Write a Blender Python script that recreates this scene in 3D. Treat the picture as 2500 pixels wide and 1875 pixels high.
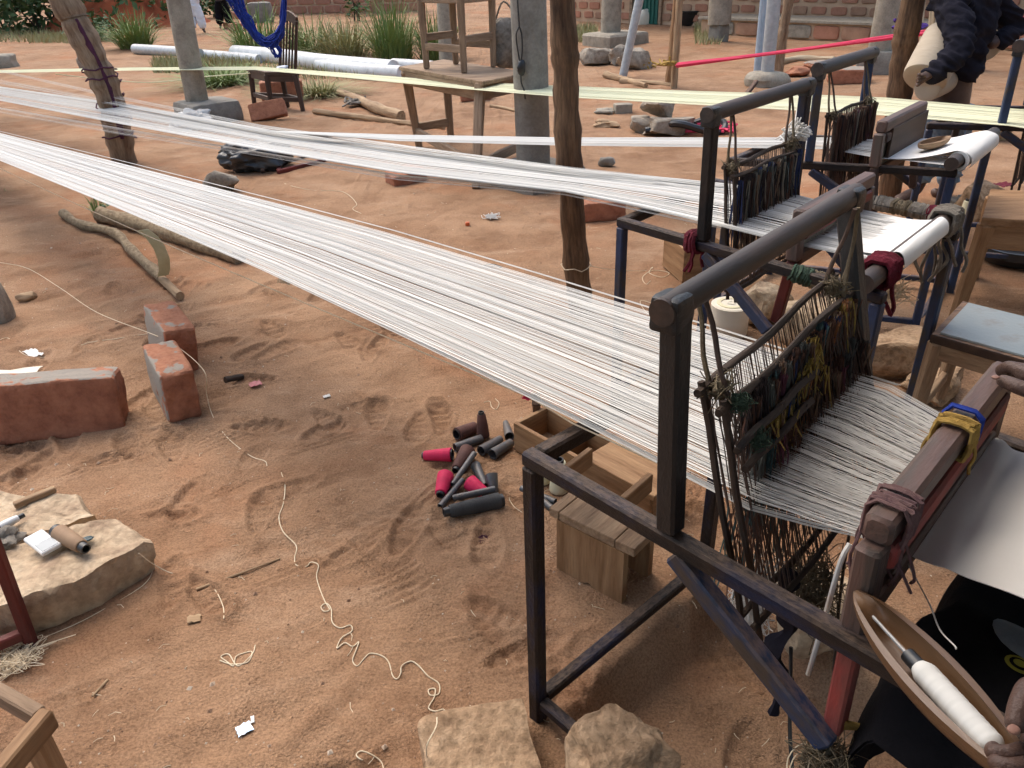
import bpy, bmesh, math, random
import numpy as np
from mathutils import Vector, Matrix, Quaternion
random.seed(7); np.random.seed(7)
R = math.radians
for o in list(bpy.data.objects): bpy.data.objects.remove(o)
SC = bpy.context.scene; COL = SC.collection

# ------------------------------------------------------------------ camera, sky, sun, exposure
CAM_H, PITCH, ROLL = 1.6, R(29), R(2)
FW = Vector((0, math.cos(PITCH), -math.sin(PITCH))); RT0 = Vector((1, 0, 0)); UP0 = RT0.cross(FW)
RT = RT0*math.cos(ROLL) - UP0*math.sin(ROLL); UP = UP0*math.cos(ROLL) + RT0*math.sin(ROLL)
cam = bpy.data.cameras.new('camera'); camo = bpy.data.objects.new('camera', cam); COL.objects.link(camo)
camo.matrix_world = Matrix.Translation((0, 0, CAM_H)) @ Matrix((RT, UP, -FW)).transposed().to_4x4()
cam.sensor_width = 36; cam.lens = 1880/2500*36; cam.clip_start = .02; cam.clip_end = 500
SC.camera = camo
W = bpy.data.worlds.new('World'); SC.world = W; W.use_nodes = True
SUN_EL, SUN_AZ = R(58), R(-38)          # azimuth from +Y towards +X
nt = W.node_tree; sky = nt.nodes.new('ShaderNodeTexSky'); sky.sky_type = 'NISHITA'; sky.sun_disc = False
sky.sun_elevation = SUN_EL; sky.sun_rotation = SUN_AZ; sky.air_density = 1.3; sky.dust_density = 4.0; sky.ozone_density = .6
nt.links.new(sky.outputs[0], nt.nodes['Background'].inputs[0]); nt.nodes['Background'].inputs[1].default_value = .145
sun = bpy.data.lights.new('sun', 'SUN'); sun.energy = 1.1; sun.angle = R(55); sun.color = (1, .965, .92)
suno = bpy.data.objects.new('sun', sun); COL.objects.link(suno)
sd = Vector((math.sin(SUN_AZ)*math.cos(SUN_EL), math.cos(SUN_AZ)*math.cos(SUN_EL), math.sin(SUN_EL)))
suno.rotation_euler = (-sd).to_track_quat('-Z', 'Y').to_euler()
SC.view_settings.view_transform = 'Standard'; SC.view_settings.look = 'None'
SC.cycles.use_adaptive_sampling = True; SC.cycles.adaptive_threshold = .03; SC.cycles.max_bounces = 4; SC.cycles.diffuse_bounces = 3; SC.cycles.glossy_bounces = 2; SC.cycles.debug_use_spatial_splits = True
SC.view_settings.exposure = .92; SC.view_settings.gamma = 1

# ------------------------------------------------------------------ placing: a spot seen in the photograph -> its real position on a level plane
KX = 2500/2212
def ray(x, y): return FW*1880 + RT*(x*KX-1250) - UP*(y*KX-937.5)
def at(x, y, z=0.0):
    d = ray(x, y); return Vector((0, 0, CAM_H)) + d*((z-CAM_H)/d.z)
def depth(p): return (Vector(p)-Vector((0, 0, CAM_H))).dot(FW)
def msz(p, px): return px*KX*depth(p)/1880      # metres covered by px at p
def above(p, x, y):
    "height z over ground spot p at which the line of sight through x,y passes closest"
    d = ray(x, y); n = Vector((d.x, d.y, 0)); t = (p.x*d.x+p.y*d.y)/(d.x**2+d.y**2); return CAM_H + d.z*t

# ------------------------------------------------------------------ noise
def _hash(ix, iy, iz):
    n = (ix*374761393 + iy*668265263 + iz*2147483647*0 + iz*1274126177) & 0xffffffff
    n = ((n ^ (n >> 13))*1274126177) & 0xffffffff
    return ((n ^ (n >> 16)) & 0xffff)/65535.0
def vnoise(P):
    P = np.asarray(P, float); i = np.floor(P).astype(np.int64); f = P-i; f = f*f*(3-2*f); r = 0
    for dx in (0, 1):
        wx = f[..., 0] if dx else 1-f[..., 0]
        for dy in (0, 1):
            wy = f[..., 1] if dy else 1-f[..., 1]
            for dz in (0, 1):
                wz = f[..., 2] if dz else 1-f[..., 2]
                r = r + wx*wy*wz*_hash(i[..., 0]+dx, i[..., 1]+dy, i[..., 2]+dz)
    return r*2-1
def fbm(P, oct=4, lac=2.03, gain=.5):
    P = np.asarray(P, float); a = 1; s = 0
    for k in range(oct): s = s + a*vnoise(P + k*17.3); P = P*lac; a *= gain
    return s

# ------------------------------------------------------------------ mesh collector
def perp(d):
    a = Vector((0, 0, 1)) if abs(d.z) < .95 else Vector((1, 0, 0))
    s = d.cross(a).normalized(); return s, s.cross(d).normalized()
class MB:
    def __init__(s): s.v = []; s.f = []; s.g = []
    def add(s, V, F, G=None):
        o = len(s.v); s.v += [tuple(p) for p in V]; s.f += [tuple(i+o for i in f) for f in F]
        s.g += [tuple(p) for p in (G if G is not None else V)]; return s
    def bar(s, a, b, w, h=None, up=None, ch=.14, twist=0, w2=None, h2=None):
        a = Vector(a); b = Vector(b); h = h or w; w2 = w2 or w; h2 = h2 or h
        d = b-a; L = d.length; d.normalize()
        u = Vector(up) if up is not None else (Vector((0, 0, 1)) if abs(d.z) < .9 else Vector((0, 1, 0)))
        sx = d.cross(u).normalized(); sz = sx.cross(d).normalized()
        c = min(w, h)*ch; off = random.uniform(0, 30); V = []; G = []
        for t, k in ((0, 1), (min(c/L, .2), 0), (1-min(c/L, .2), 0), (1, 1)):
            ww = (w+(w2-w)*t)/2 - k*c*.8; hh = (h+(h2-h)*t)/2 - k*c*.8; p = a + d*(L*t)
            for x, z in ((ww-c, -hh), (ww, -hh+c), (ww, hh-c), (ww-c, hh), (-ww+c, hh), (-ww, hh-c), (-ww, -hh+c), (-ww+c, -hh)):
                V.append(p + sx*x + sz*z); G.append((L*t+off, x+off*.3, z+off*.7))
        F = [tuple(range(7, -1, -1)), tuple(range(24, 32))]
        for r in range(3):
            for i in range(8): F.append((r*8+i, r*8+(i+1) % 8, r*8+8+(i+1) % 8, r*8+8+i))
        return s.add(V, F, G)
    def box(s, c, size, rot=0, tilt=None, ch=.06):
        c = Vector(c); m = Matrix.Rotation(rot, 3, 'Z')
        if tilt is not None: m = m @ tilt
        a = m @ Vector((size[0]/2, 0, 0)); return s.bar(c-a, c+a, size[1], size[2], up=m @ Vector((0, 0, 1)), ch=ch)
    def tube(s, pts, r, n=8, cap=True, rough=0, seed=0, closed=False):
        pts = [Vector(p) for p in pts]; m = len(pts); rr = r if hasattr(r, '__len__') else [r]*m
        off = random.uniform(0, 30); V = []; G = []; F = []; L = 0
        d = (pts[1]-pts[0]).normalized(); sx, sy = perp(d)
        for i, p in enumerate(pts):
            if i: L += (p-pts[i-1]).length
            nd = (pts[min(i+1, m-1)]-pts[max(i-1, 0)])
            if nd.length > 1e-9:
                nd.normalize(); q = d.rotation_difference(nd); sx = q @ sx; sy = q @ sy; d = nd
            for k in range(n):
                a = 2*math.pi*k/n; rad = rr[i]
                if rough: rad *= 1+rough*(math.sin(3*a+seed+L*9)*.4+math.sin(5*a+seed*2.1-L*23)*.3+math.sin(2*a+L*40+seed)*.3)
                V.append(p + sx*(math.cos(a)*rad) + sy*(math.sin(a)*rad)); G.append((L+off, math.cos(a)*rr[i]+off*.3, math.sin(a)*rr[i]+off*.7))
        for i in range(m-1):
            for k in range(n): F.append((i*n+k, i*n+(k+1) % n, (i+1)*n+(k+1) % n, (i+1)*n+k))
        if cap: F += [tuple(range(n-1, -1, -1)), tuple(range((m-1)*n, m*n))]
        return s.add(V, F, G)
    def lathe(s, prof, a, b, n=16):
        "profile of (radius, fraction along a->b)"
        a = Vector(a); b = Vector(b); d = b-a; L = d.length; sx, sy = perp(d.normalized()); V = []; G = []; F = []; m = len(prof); off = random.uniform(0, 20)
        for r, t in prof:
            p = a + d*t
            for k in range(n):
                q = 2*math.pi*k/n; V.append(p+sx*(r*math.cos(q))+sy*(r*math.sin(q))); G.append((L*t+off, r*math.cos(q)+off, r*math.sin(q)))
        for i in range(m-1):
            for k in range(n): F.append((i*n+k, i*n+(k+1) % n, (i+1)*n+(k+1) % n, (i+1)*n+k))
        return s.add(V, F, G)
    def rock(s, c, size, rot=0, p=4, amp=.12, fs=2.5, n=8, seed=0, tilt=(0, 0), bottom=None, cuts=0):
        c = Vector(c); g = np.linspace(-1, 1, n+1); vid = {}; V = []; F = []
        def vert(t):
            k = tuple(round(q, 5) for q in t)
            if k not in vid: vid[k] = len(V); V.append(k)
            return vid[k]
        for ax in range(3):
            for sg in (-1, 1):
                for i in range(n):
                    for j in range(n):
                        q = []
                        for (aa, bb) in ((g[i], g[j]), (g[i+1], g[j]), (g[i+1], g[j+1]), (g[i], g[j+1])):
                            t = [0, 0, 0]; t[ax] = sg; t[(ax+1) % 3] = aa; t[(ax+2) % 3] = bb; q.append(vert(t))
                        F.append(tuple(q) if sg > 0 else tuple(q[::-1]))
        A = np.array(V, float); nn = (np.abs(A)**p).sum(1)**(1/p); A = A/nn[:, None]
        dis = fbm(A*fs*.5 + seed*7.7, 4); big = vnoise(A*1.1+seed*3.1)
        A2 = A.copy()
        rr_ = np.random.RandomState(seed*13+5)
        for k in range(cuts):
            nv = rr_.normal(size=3); nv /= np.linalg.norm(nv); dd = rr_.uniform(.70, .94); ov = np.clip(A2 @ nv - dd, 0, None); A2 = A2 - ov[:, None]*nv
        A2 = A2*(1 + amp*dis[:, None] + amp*.8*big[:, None])
        Gc = A*np.array(size)/2 + seed*1.3
        A2 = A2*np.array(size)/2
        m = np.array(Matrix.Rotation(rot, 3, 'Z') @ Matrix.Rotation(tilt[0], 3, 'X') @ Matrix.Rotation(tilt[1], 3, 'Y'))
        A2 = A2 @ m.T + np.array(c)
        if bottom is not None: A2[:, 2] = np.maximum(A2[:, 2], bottom)
        return s.add(A2.tolist(), F, Gc.tolist())
    def build(s, name, mat, parent=None, smooth=True, angle=35):
        me = bpy.data.meshes.new(name); V = np.array(s.v)
        if parent is not None: org = np.array(parent.get('_org', parent.location))
        else:
            org = np.array([(V[:, 0].min()+V[:, 0].max())/2, (V[:, 1].min()+V[:, 1].max())/2, V[:, 2].min()])
        me.from_pydata((V-org).tolist(), [], s.f); me.update()
        at_ = me.attributes.new('gc', 'FLOAT_VECTOR', 'POINT'); at_.data.foreach_set('vector', np.array(s.g, dtype=np.float32).ravel())
        if smooth:
            me.polygons.foreach_set('use_smooth', [True]*len(me.polygons)); me.set_sharp_from_angle(angle=R(angle))
        me.materials.append(mat); o = bpy.data.objects.new(name, me); COL.objects.link(o)
        if parent is not None: o.parent = parent; o['_org'] = org.tolist()
        else: o.location = org; o['_org'] = org.tolist()
        return o
def finish_org():
    for o in bpy.data.objects:
        if '_org' in o: del o['_org']
def tag(o, label, cat, group=None):
    o['label'] = label; o['category'] = cat
    if group: o['group'] = group
    return o
def thing(name, label, cat, loc, group=None):
    o = bpy.data.objects.new(name, None); COL.objects.link(o); o.empty_display_size = .1; o.location = loc; o['_org'] = list(loc)
    return tag(o, label, cat, group)
def struct(o): o['kind'] = 'structure'; return o
def stuff(o): o['kind'] = 'stuff'; return o
def spline(pts, m=6):
    pts = [Vector(p) for p in pts]; out = []
    P = [pts[0]*2-pts[1]] + pts + [pts[-1]*2-pts[-2]]
    for i in range(1, len(P)-2):
        a, b, c, d = P[i-1:i+3]
        for k in range(m):
            t = k/m; out.append(.5*((2*b)+(c-a)*t+(2*a-5*b+4*c-d)*t*t+(3*b-a-3*c+d)*t*t*t))
    out.append(pts[-1]); return out
U = random.uniform

# ------------------------------------------------------------------ materials
MATS = {}
def mat(name, c1, c2, c3=None, scale=6, stretch=(1, 1, 1), detail=6, rough=.8, bump=.25, bscale=60, metal=0, spec=.3, lo=.35, hi=.65, dust=0, dustc=(.30, .175, .10), bstretch=None, fine=.0):
    m = bpy.data.materials.new(name); m.use_nodes = True; N = m.node_tree.nodes; L = m.node_tree.links
    b = N['Principled BSDF']; b.inputs['Roughness'].default_value = rough; b.inputs['Metallic'].default_value = metal
    b.inputs['Specular IOR Level'].default_value = spec
    a = N.new('ShaderNodeAttribute'); a.attribute_name = 'gc'
    mp = N.new('ShaderNodeMapping'); mp.inputs['Scale'].default_value = [scale*q for q in stretch]; L.new(a.outputs['Vector'], mp.inputs[0])
    n = N.new('ShaderNodeTexNoise'); n.inputs['Scale'].default_value = 1; n.inputs['Detail'].default_value = detail; n.inputs['Roughness'].default_value = .62; L.new(mp.outputs[0], n.inputs[0])
    r = N.new('ShaderNodeValToRGB'); e = r.color_ramp.elements; e[0].position = lo; e[0].color = (*c1, 1); e[1].position = hi; e[1].color = (*c2, 1)
    if c3: q = e.new((lo+hi)/2); q.color = (*c3, 1)
    L.new(n.outputs[0], r.inputs[0]); col = r.outputs[0]
    mp2 = N.new('ShaderNodeMapping'); mp2.inputs['Scale'].default_value = [bscale*q for q in (bstretch or stretch)]; L.new(a.outputs['Vector'], mp2.inputs[0])
    n2 = N.new('ShaderNodeTexNoise'); n2.inputs['Scale'].default_value = 1; n2.inputs['Detail'].default_value = 5; n2.inputs['Roughness'].default_value = .6; L.new(mp2.outputs[0], n2.inputs[0])
    if fine:
        mx = N.new('ShaderNodeMix'); mx.data_type = 'RGBA'; mx.blend_type = 'MULTIPLY'; mx.inputs[0].default_value = fine
        rr = N.new('ShaderNodeValToRGB'); rr.color_ramp.elements[0].position = .3; rr.color_ramp.elements[1].position = .6; rr.color_ramp.elements[0].color = (.35, .33, .3, 1)
        L.new(n2.outputs[0], rr.inputs[0]); L.new(col, mx.inputs[6]); L.new(rr.outputs[0], mx.inputs[7]); col = mx.outputs[2]
    if dust:
        g = N.new('ShaderNodeNewGeometry'); sp = N.new('ShaderNodeSeparateXYZ'); L.new(g.outputs['Normal'], sp.inputs[0])
        mr = N.new('ShaderNodeMapRange'); mr.inputs[1].default_value = .3; mr.inputs[2].default_value = 1; mr.inputs[4].default_value = dust; L.new(sp.outputs[2], mr.inputs[0])
        ml = N.new('ShaderNodeMath'); ml.operation = 'MULTIPLY'; L.new(mr.outputs[0], ml.inputs[0])
        r3 = N.new('ShaderNodeMapRange'); r3.inputs[1].default_value = .35; r3.inputs[2].default_value = .6; L.new(n2.outputs[0], r3.inputs[0]); L.new(r3.outputs[0], ml.inputs[1])
        mx = N.new('ShaderNodeMix'); mx.data_type = 'RGBA'; L.new(ml.outputs[0], mx.inputs[0]); L.new(col, mx.inputs[6]); mx.inputs[7].default_value = (*dustc, 1); col = mx.outputs[2]
    L.new(col, b.inputs['Base Color'])
    if bump:
        bp = N.new('ShaderNodeBump'); bp.inputs['Strength'].default_value = bump; bp.inputs['Distance'].default_value = .01; L.new(n2.outputs[0], bp.inputs['Height']); L.new(bp.outputs[0], b.inputs['Normal'])
    MATS[name] = m; return m
GR = (.12, 1, 1)   # grain runs along the member
m_steel = mat('worn_blue_steel', (.013, .012, .013), (.013, .020, .05), (.034, .023, .018), fine=.4, scale=11, rough=.55, bump=.35, bscale=130, spec=.2, dust=.5, dustc=(.15, .10, .07), stretch=(.4, 1, 1))
m_steelb = mat('blue_painted_steel', (.024, .042, .10), (.06, .045, .036), (.026, .038, .075), fine=.3, scale=14, rough=.55, bump=.2, bscale=110, spec=.4, dust=.5, lo=.42, hi=.62, stretch=(.4, 1, 1))
m_steelk = mat('black_greasy_steel', (.006, .006, .007), (.014, .013, .014), scale=20, rough=.5, bump=.3, bscale=120, spec=.5, stretch=(.4, 1, 1))
m_rust = mat('rusty_brown_steel', (.10, .055, .04), (.05, .032, .028), (.07, .045, .04), scale=25, rough=.75, bump=.5, bscale=160, dust=.6, stretch=(.5, 1, 1))
m_pipe = mat('brown_pipe', (.07, .042, .03), (.03, .02, .016), scale=18, rough=.58, bump=.12, bscale=90, spec=.5, stretch=(.15, 1, 1), fine=.4)
m_red = mat('faded_red_paint', (.30, .055, .045), (.14, .05, .04), (.22, .06, .05), scale=22, rough=.7, bump=.3, bscale=90, stretch=(.3, 1, 1))
m_redb = mat('oxblood_paint', (.16, .028, .022), (.08, .02, .018), scale=16, rough=.5, bump=.2, bscale=80, stretch=(.3, 1, 1))
m_beater = mat('grey_brown_beater_wood', (.105, .08, .065), (.06, .045, .038), (.13, .075, .06), scale=22, rough=.55, bump=.25, bscale=120, stretch=GR, spec=.4)
m_wood = mat('raw_plank', (.36, .215, .11), (.22, .115, .052), (.30, .17, .085), scale=28, rough=.7, bump=.3, bscale=140, stretch=(.1, 1, 1), fine=.35)
m_woodd = mat('dusty_worn_plank', (.36, .245, .15), (.21, .13, .077), (.31, .20, .12), scale=26, rough=.8, bump=.4, bscale=130, stretch=GR, fine=.45)
m_woodg = mat('weathered_table_wood', (.37, .26, .17), (.22, .145, .092), (.31, .21, .135), scale=18, rough=.85, bump=.3, bscale=90, stretch=GR, fine=.4)
m_wooddk = mat('dark_chair_wood', (.085, .05, .035), (.045, .027, .02), scale=20, rough=.6, bump=.2, bscale=90, stretch=GR, dust=.5)
m_bark = mat('brown_pole_bark', (.23, .135, .075), (.075, .042, .025), (.155, .088, .048), scale=26, rough=.9, bump=.9, bscale=75, stretch=(.13, 1, 1), fine=.6)
m_barkp = mat('pale_peeled_trunk', (.33, .235, .155), (.15, .09, .055), (.26, .175, .11), scale=16, rough=.9, bump=.7, bscale=70, stretch=(.16, 1, 1), fine=.5)
m_barkl = mat('lichen_branch_bark', (.33, .25, .16), (.17, .115, .07), (.27, .2, .12), scale=38, rough=.9, bump=.5, bscale=110, stretch=(.7, 1, 1), fine=.35)
m_stick = mat('dry_stick', (.42, .29, .17), (.24, .15, .085), scale=30, rough=.85, bump=.3, bscale=90, stretch=GR)
m_bamboo = mat('bamboo_pale', (.46, .37, .25), (.32, .24, .15), scale=12, rough=.6, bump=.1, stretch=(.3, 1, 1))
m_conc = mat('cast_concrete', (.36, .315, .25), (.24, .205, .16), (.31, .27, .21), scale=9, rough=.9, bump=.35, bscale=60, fine=.3)
m_concg = mat('grey_concrete', (.27, .25, .215), (.19, .172, .145), scale=8, rough=.9, bump=.35, bscale=55, fine=.3)
m_stone = mat('buff_stone', (.58, .46, .32), (.30, .205, .135), (.50, .37, .245), scale=9, rough=.95, bump=1.0, bscale=42, detail=9, fine=.55, lo=.3, hi=.7)
m_stoneg = mat('grey_stone', (.40, .345, .275), (.23, .185, .14), scale=12, rough=.95, bump=.6, bscale=60, detail=8, fine=.4)
m_stoner = mat('dusty_brown_boulder', (.47, .325, .205), (.27, .17, .10), (.40, .265, .16), scale=11, rough=.95, bump=1.0, bscale=46, detail=9, fine=.75)
m_brick = mat('red_block', (.42, .175, .10), (.27, .105, .06), (.36, .145, .082), scale=16, rough=.92, bump=.5, bscale=70, detail=8, fine=.25, dust=.45, dustc=(.38, .21, .13))
m_brickw = mat('wall_brick', (.44, .21, .135), (.34, .155, .095), scale=5, rough=.95, bump=.3, bscale=30)
m_brickw2 = mat('wall_brick_buff', (.40, .235, .15), (.30, .165, .105), scale=5, rough=.95, bump=.3, bscale=30)
m_mortar = mat('clay_mortar', (.56, .38, .25), (.46, .30, .19), scale=3, rough=.95, bump=.3, bscale=25)
m_yarn = mat('white_cotton_yarn', (.76, .745, .70), (.50, .485, .45), scale=2, lo=.3, hi=.75, rough=.85, bump=0, spec=.15)
m_yarny = mat('pale_yellow_yarn', (.78, .77, .55), (.62, .615, .42), scale=2, rough=.85, bump=0, spec=.15)
m_pinky = mat('pink_yarn', (.75, .07, .14), (.60, .04, .10), scale=4, rough=.8, bump=.1)
m_cloth = mat('white_cotton_cloth', (.80, .78, .74), (.74, .715, .67), scale=3, rough=.9, bump=.12, bscale=900, spec=.1)
m_string = mat('cream_string', (.74, .63, .46), (.62, .5, .34), scale=30, rough=.9, bump=0)
m_cream = mat('cream_thread', (.78, .72, .50), (.70, .63, .42), scale=8, rough=.75, bump=.25, bscale=300, stretch=(1, .1, .1))
m_creamw = mat('ivory_thread', (.78, .72, .60), (.70, .63, .50), scale=8, rough=.75, bump=.25, bscale=260, stretch=(1, .1, .1))
m_pink = mat('magenta_thread', (.72, .025, .10), (.58, .02, .08), scale=20, rough=.6, bump=.3, bscale=420, stretch=(1, .05, .05))
m_brownt = mat('brown_thread', (.12, .052, .04), (.08, .035, .028), scale=20, rough=.7, bump=.3, bscale=420, stretch=(1, .05, .05))
m_greyt = mat('charcoal_thread', (.06, .06, .06), (.035, .035, .036), scale=20, rough=.7, bump=.3, bscale=420, stretch=(1, .05, .05))
m_kraft = mat('tan_thread', (.33, .215, .13), (.26, .165, .10), scale=20, rough=.7, bump=.25, bscale=420, stretch=(1, .05, .05))
m_plast = mat('grey_plastic', (.085, .092, .098), (.055, .06, .066), scale=12, rough=.4, bump=.05, spec=.5, dust=.25)
m_plastd = mat('dark_plastic', (.025, .026, .028), (.018, .018, .019), scale=12, rough=.38, bump=.05, spec=.5)
m_black = mat('black_polythene', (.018, .019, .021), (.032, .034, .037), scale=10, rough=.3, bump=.8, bscale=22, spec=.6)
m_galv = mat('galvanised_pipe', (.44, .46, .47), (.33, .35, .36), scale=14, rough=.42, bump=.1, metal=.15, spec=.5, dust=.35)
m_pvc = mat('white_pvc', (.66, .68, .68), (.52, .54, .53), scale=7, rough=.4, bump=.05, dust=.45)
m_blue = mat('royal_blue_yarn', (.02, .05, .32), (.012, .03, .2), scale=14, rough=.8, bump=.3)
m_purple = mat('purple_yarn', (.085, .022, .045), (.05, .014, .03), scale=14, rough=.85, bump=.3)
m_maroon = mat('maroon_rag', (.14, .012, .025), (.085, .01, .018), scale=24, rough=.95, bump=.6, bscale=120)
m_green = mat('green_rag', (.05, .085, .055), (.03, .045, .032), scale=24, rough=.95, bump=.6, bscale=120)
m_mustard = mat('mustard_rag', (.42, .27, .07), (.28, .17, .045), scale=24, rough=.95, bump=.5, bscale=120)
m_khaki = mat('khaki_rag', (.20, .16, .10), (.12, .09, .06), scale=24, rough=.95, bump=.5, bscale=120)
m_greyrag = mat('grey_rag', (.26, .23, .19), (.13, .11, .09), scale=24, rough=.95, bump=.6, bscale=100)
m_paper = mat('paper_scrap', (.74, .72, .68), (.6, .57, .52), scale=12, rough=.9, bump=.2)
m_skin = mat('dark_skin', (.105, .058, .042), (.075, .040, .029), scale=14, rough=.5, bump=.35, bscale=160, spec=.4)
m_skinp = mat('pale_palm_skin', (.30, .155, .11), (.22, .11, .08), scale=20, rough=.5, bump=.2, bscale=160, spec=.4)
m_blackcl = mat('black_cotton', (.006, .006, .007), (.011, .010, .012), scale=8, rough=.95, bump=.3, bscale=120, spec=.08)
m_hood = mat('navy_black_jersey', (.012, .012, .019), (.022, .020, .028), scale=9, rough=.95, bump=.4, bscale=60, spec=.1)
m_jean = mat('washed_denim', (.20, .26, .32), (.11, .15, .20), scale=9, rough=.9, bump=.3, bscale=120)
m_whitecl = mat('white_kaftan', (.74, .76, .80), (.64, .67, .72), scale=6, rough=.9, bump=.3, bscale=40)
m_leaf = mat('shrub_leaf', (.055, .115, .03), (.11, .19, .05), (.035, .085, .025), scale=3, rough=.6, bump=0, spec=.3)
m_leafd = mat('dark_shrub_leaf', (.03, .07, .022), (.075, .125, .04), scale=3, rough=.6, bump=0, spec=.3)
m_grass = mat('grass_blade', (.20, .26, .08), (.40, .37, .19), (.15, .21, .06), scale=3, rough=.7, bump=0, lo=.3, hi=.75)
m_grassd = mat('dry_grass_blade', (.36, .30, .16), (.22, .24, .09), scale=3, rough=.8, bump=0)
m_mound = mat('red_earth', (.34, .085, .035), (.24, .06, .025), scale=2, rough=.95, bump=.8, bscale=14)
m_greendoor = mat('green_door_paint', (.025, .13, .095), (.018, .09, .07), scale=6, rough=.6, bump=.1)
m_glass = mat('phone_screen', (.12, .14, .15), (.15, .17, .18), scale=3, rough=.08, bump=0, spec=.9)
m_white = mat('white_plastic', (.72, .72, .70), (.64, .64, .62), scale=6, rough=.35, bump=0, spec=.5)
m_greyseat = mat('chipped_grey_seat', (.20, .225, .225), (.17, .145, .115), (.215, .235, .23), scale=7, rough=.35, bump=.12, bscale=60, spec=.5, lo=.42, hi=.68)
m_tin = mat('foil_scrap', (.55, .6, .68), (.25, .38, .52), scale=60, rough=.3, bump=.1, metal=.3)
m_zinc = mat('zinc_roof', (.16, .13, .11), (.09, .07, .06), scale=2, rough=.7, bump=.1)
# red-and-grey mortared block: mortar clings to one side and to the top
def mortared(name, axis, thr):
    m = mat(name, (.42, .175, .10), (.27, .105, .06), (.36, .145, .082), scale=16, rough=.92, bump=.6, bscale=70, detail=8, fine=.25, dust=.3, dustc=(.40, .22, .13))
    N = m.node_tree.nodes; L = m.node_tree.links; b = N['Principled BSDF']; old = b.inputs['Base Color'].links[0].from_socket
    g = N.new('ShaderNodeNewGeometry'); dt = N.new('ShaderNodeVectorMath'); dt.operation = 'DOT_PRODUCT'; dt.inputs[1].default_value = axis; L.new(g.outputs['Normal'], dt.inputs[0])
    a = N.new('ShaderNodeAttribute'); a.attribute_name = 'gc'; n = N.new('ShaderNodeTexNoise'); n.inputs['Scale'].default_value = 11; n.inputs['Detail'].default_value = 5; L.new(a.outputs['Vector'], n.inputs[0])
    ad = N.new('ShaderNodeMath'); ad.operation = 'MULTIPLY_ADD'; ad.inputs[1].default_value = 2.4; L.new(n.outputs[0], ad.inputs[0]); L.new(dt.outputs['Value'], ad.inputs[2])
    mr = N.new('ShaderNodeMapRange'); mr.inputs[1].default_value = thr; mr.inputs[2].default_value = thr+.12; L.new(ad.outputs[0], mr.inputs[0])
    mx = N.new('ShaderNodeMix'); mx.data_type = 'RGBA'; L.new(mr.outputs[0], mx.inputs[0]); L.new(old, mx.inputs[6]); mx.inputs[7].default_value = (.27, .235, .195, 1)
    L.new(mx.outputs[2], b.inputs['Base Color']); return m
m_brickm = mortared('mortared_red_block', (-.75, -.25, .35), 1.62)
m_brickt = mortared('mortar_topped_red_block', (-.1, .1, .9), 1.85)
TASSEL = [mat('tassel_%d' % i, c, tuple(q*.55 for q in c), scale=30, rough=.95, bump=.2, stretch=GR) for i, c in enumerate(
    [(.06, .045, .045), (.17, .09, .065), (.50, .35, .10), (.05, .07, .17), (.15, .155, .14), (.20, .07, .10), (.33, .22, .15), (.06, .11, .115), (.42, .18, .08), (.46, .40, .32)])]
m_cordd = mat('dark_heddle_cord', (.075, .052, .044), (.12, .08, .062), scale=20, rough=.95, bump=.2)
m_twig = mat('dark_twig', (.075, .05, .036), (.035, .025, .02), scale=30, rough=.85, bump=.5, bscale=90, stretch=GR)

# ------------------------------------------------------------------ ground
def axis(lo, hi, step, far_lo, far_hi, grow):
    a = list(np.arange(lo, hi, step)); s = step; x = a[-1]
    while x < far_hi: s *= grow; x += s; a.append(x)
    s = step; x = lo
    while x > far_lo: s *= grow; x -= s; a.insert(0, x)
    return np.array(a)
rng = np.random.RandomState(3)
PRINTS = []
for i in range(150):
    y = .75 + 4.2*rng.rand()**1.3; x = -1.75 + 3.0*rng.rand() - .25*y
    PRINTS.append((x, y, rng.uniform(0, 6.28), rng.uniform(.8, 1.05), rng.uniform(.5, 1)))
GROOVES = []
for i in range(70):
    y = .85 + 3.6*rng.rand()**1.2; x = -1.6 + 2.7*rng.rand() - .25*y
    GROOVES.append((x, y, rng.choice([.5, .65, 2.4, .1])+rng.normal()*.25, rng.randint(2, 7), rng.uniform(.018, .034), rng.uniform(.06, .24), rng.uniform(.0018, .0042), rng.normal()*.9))
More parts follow.
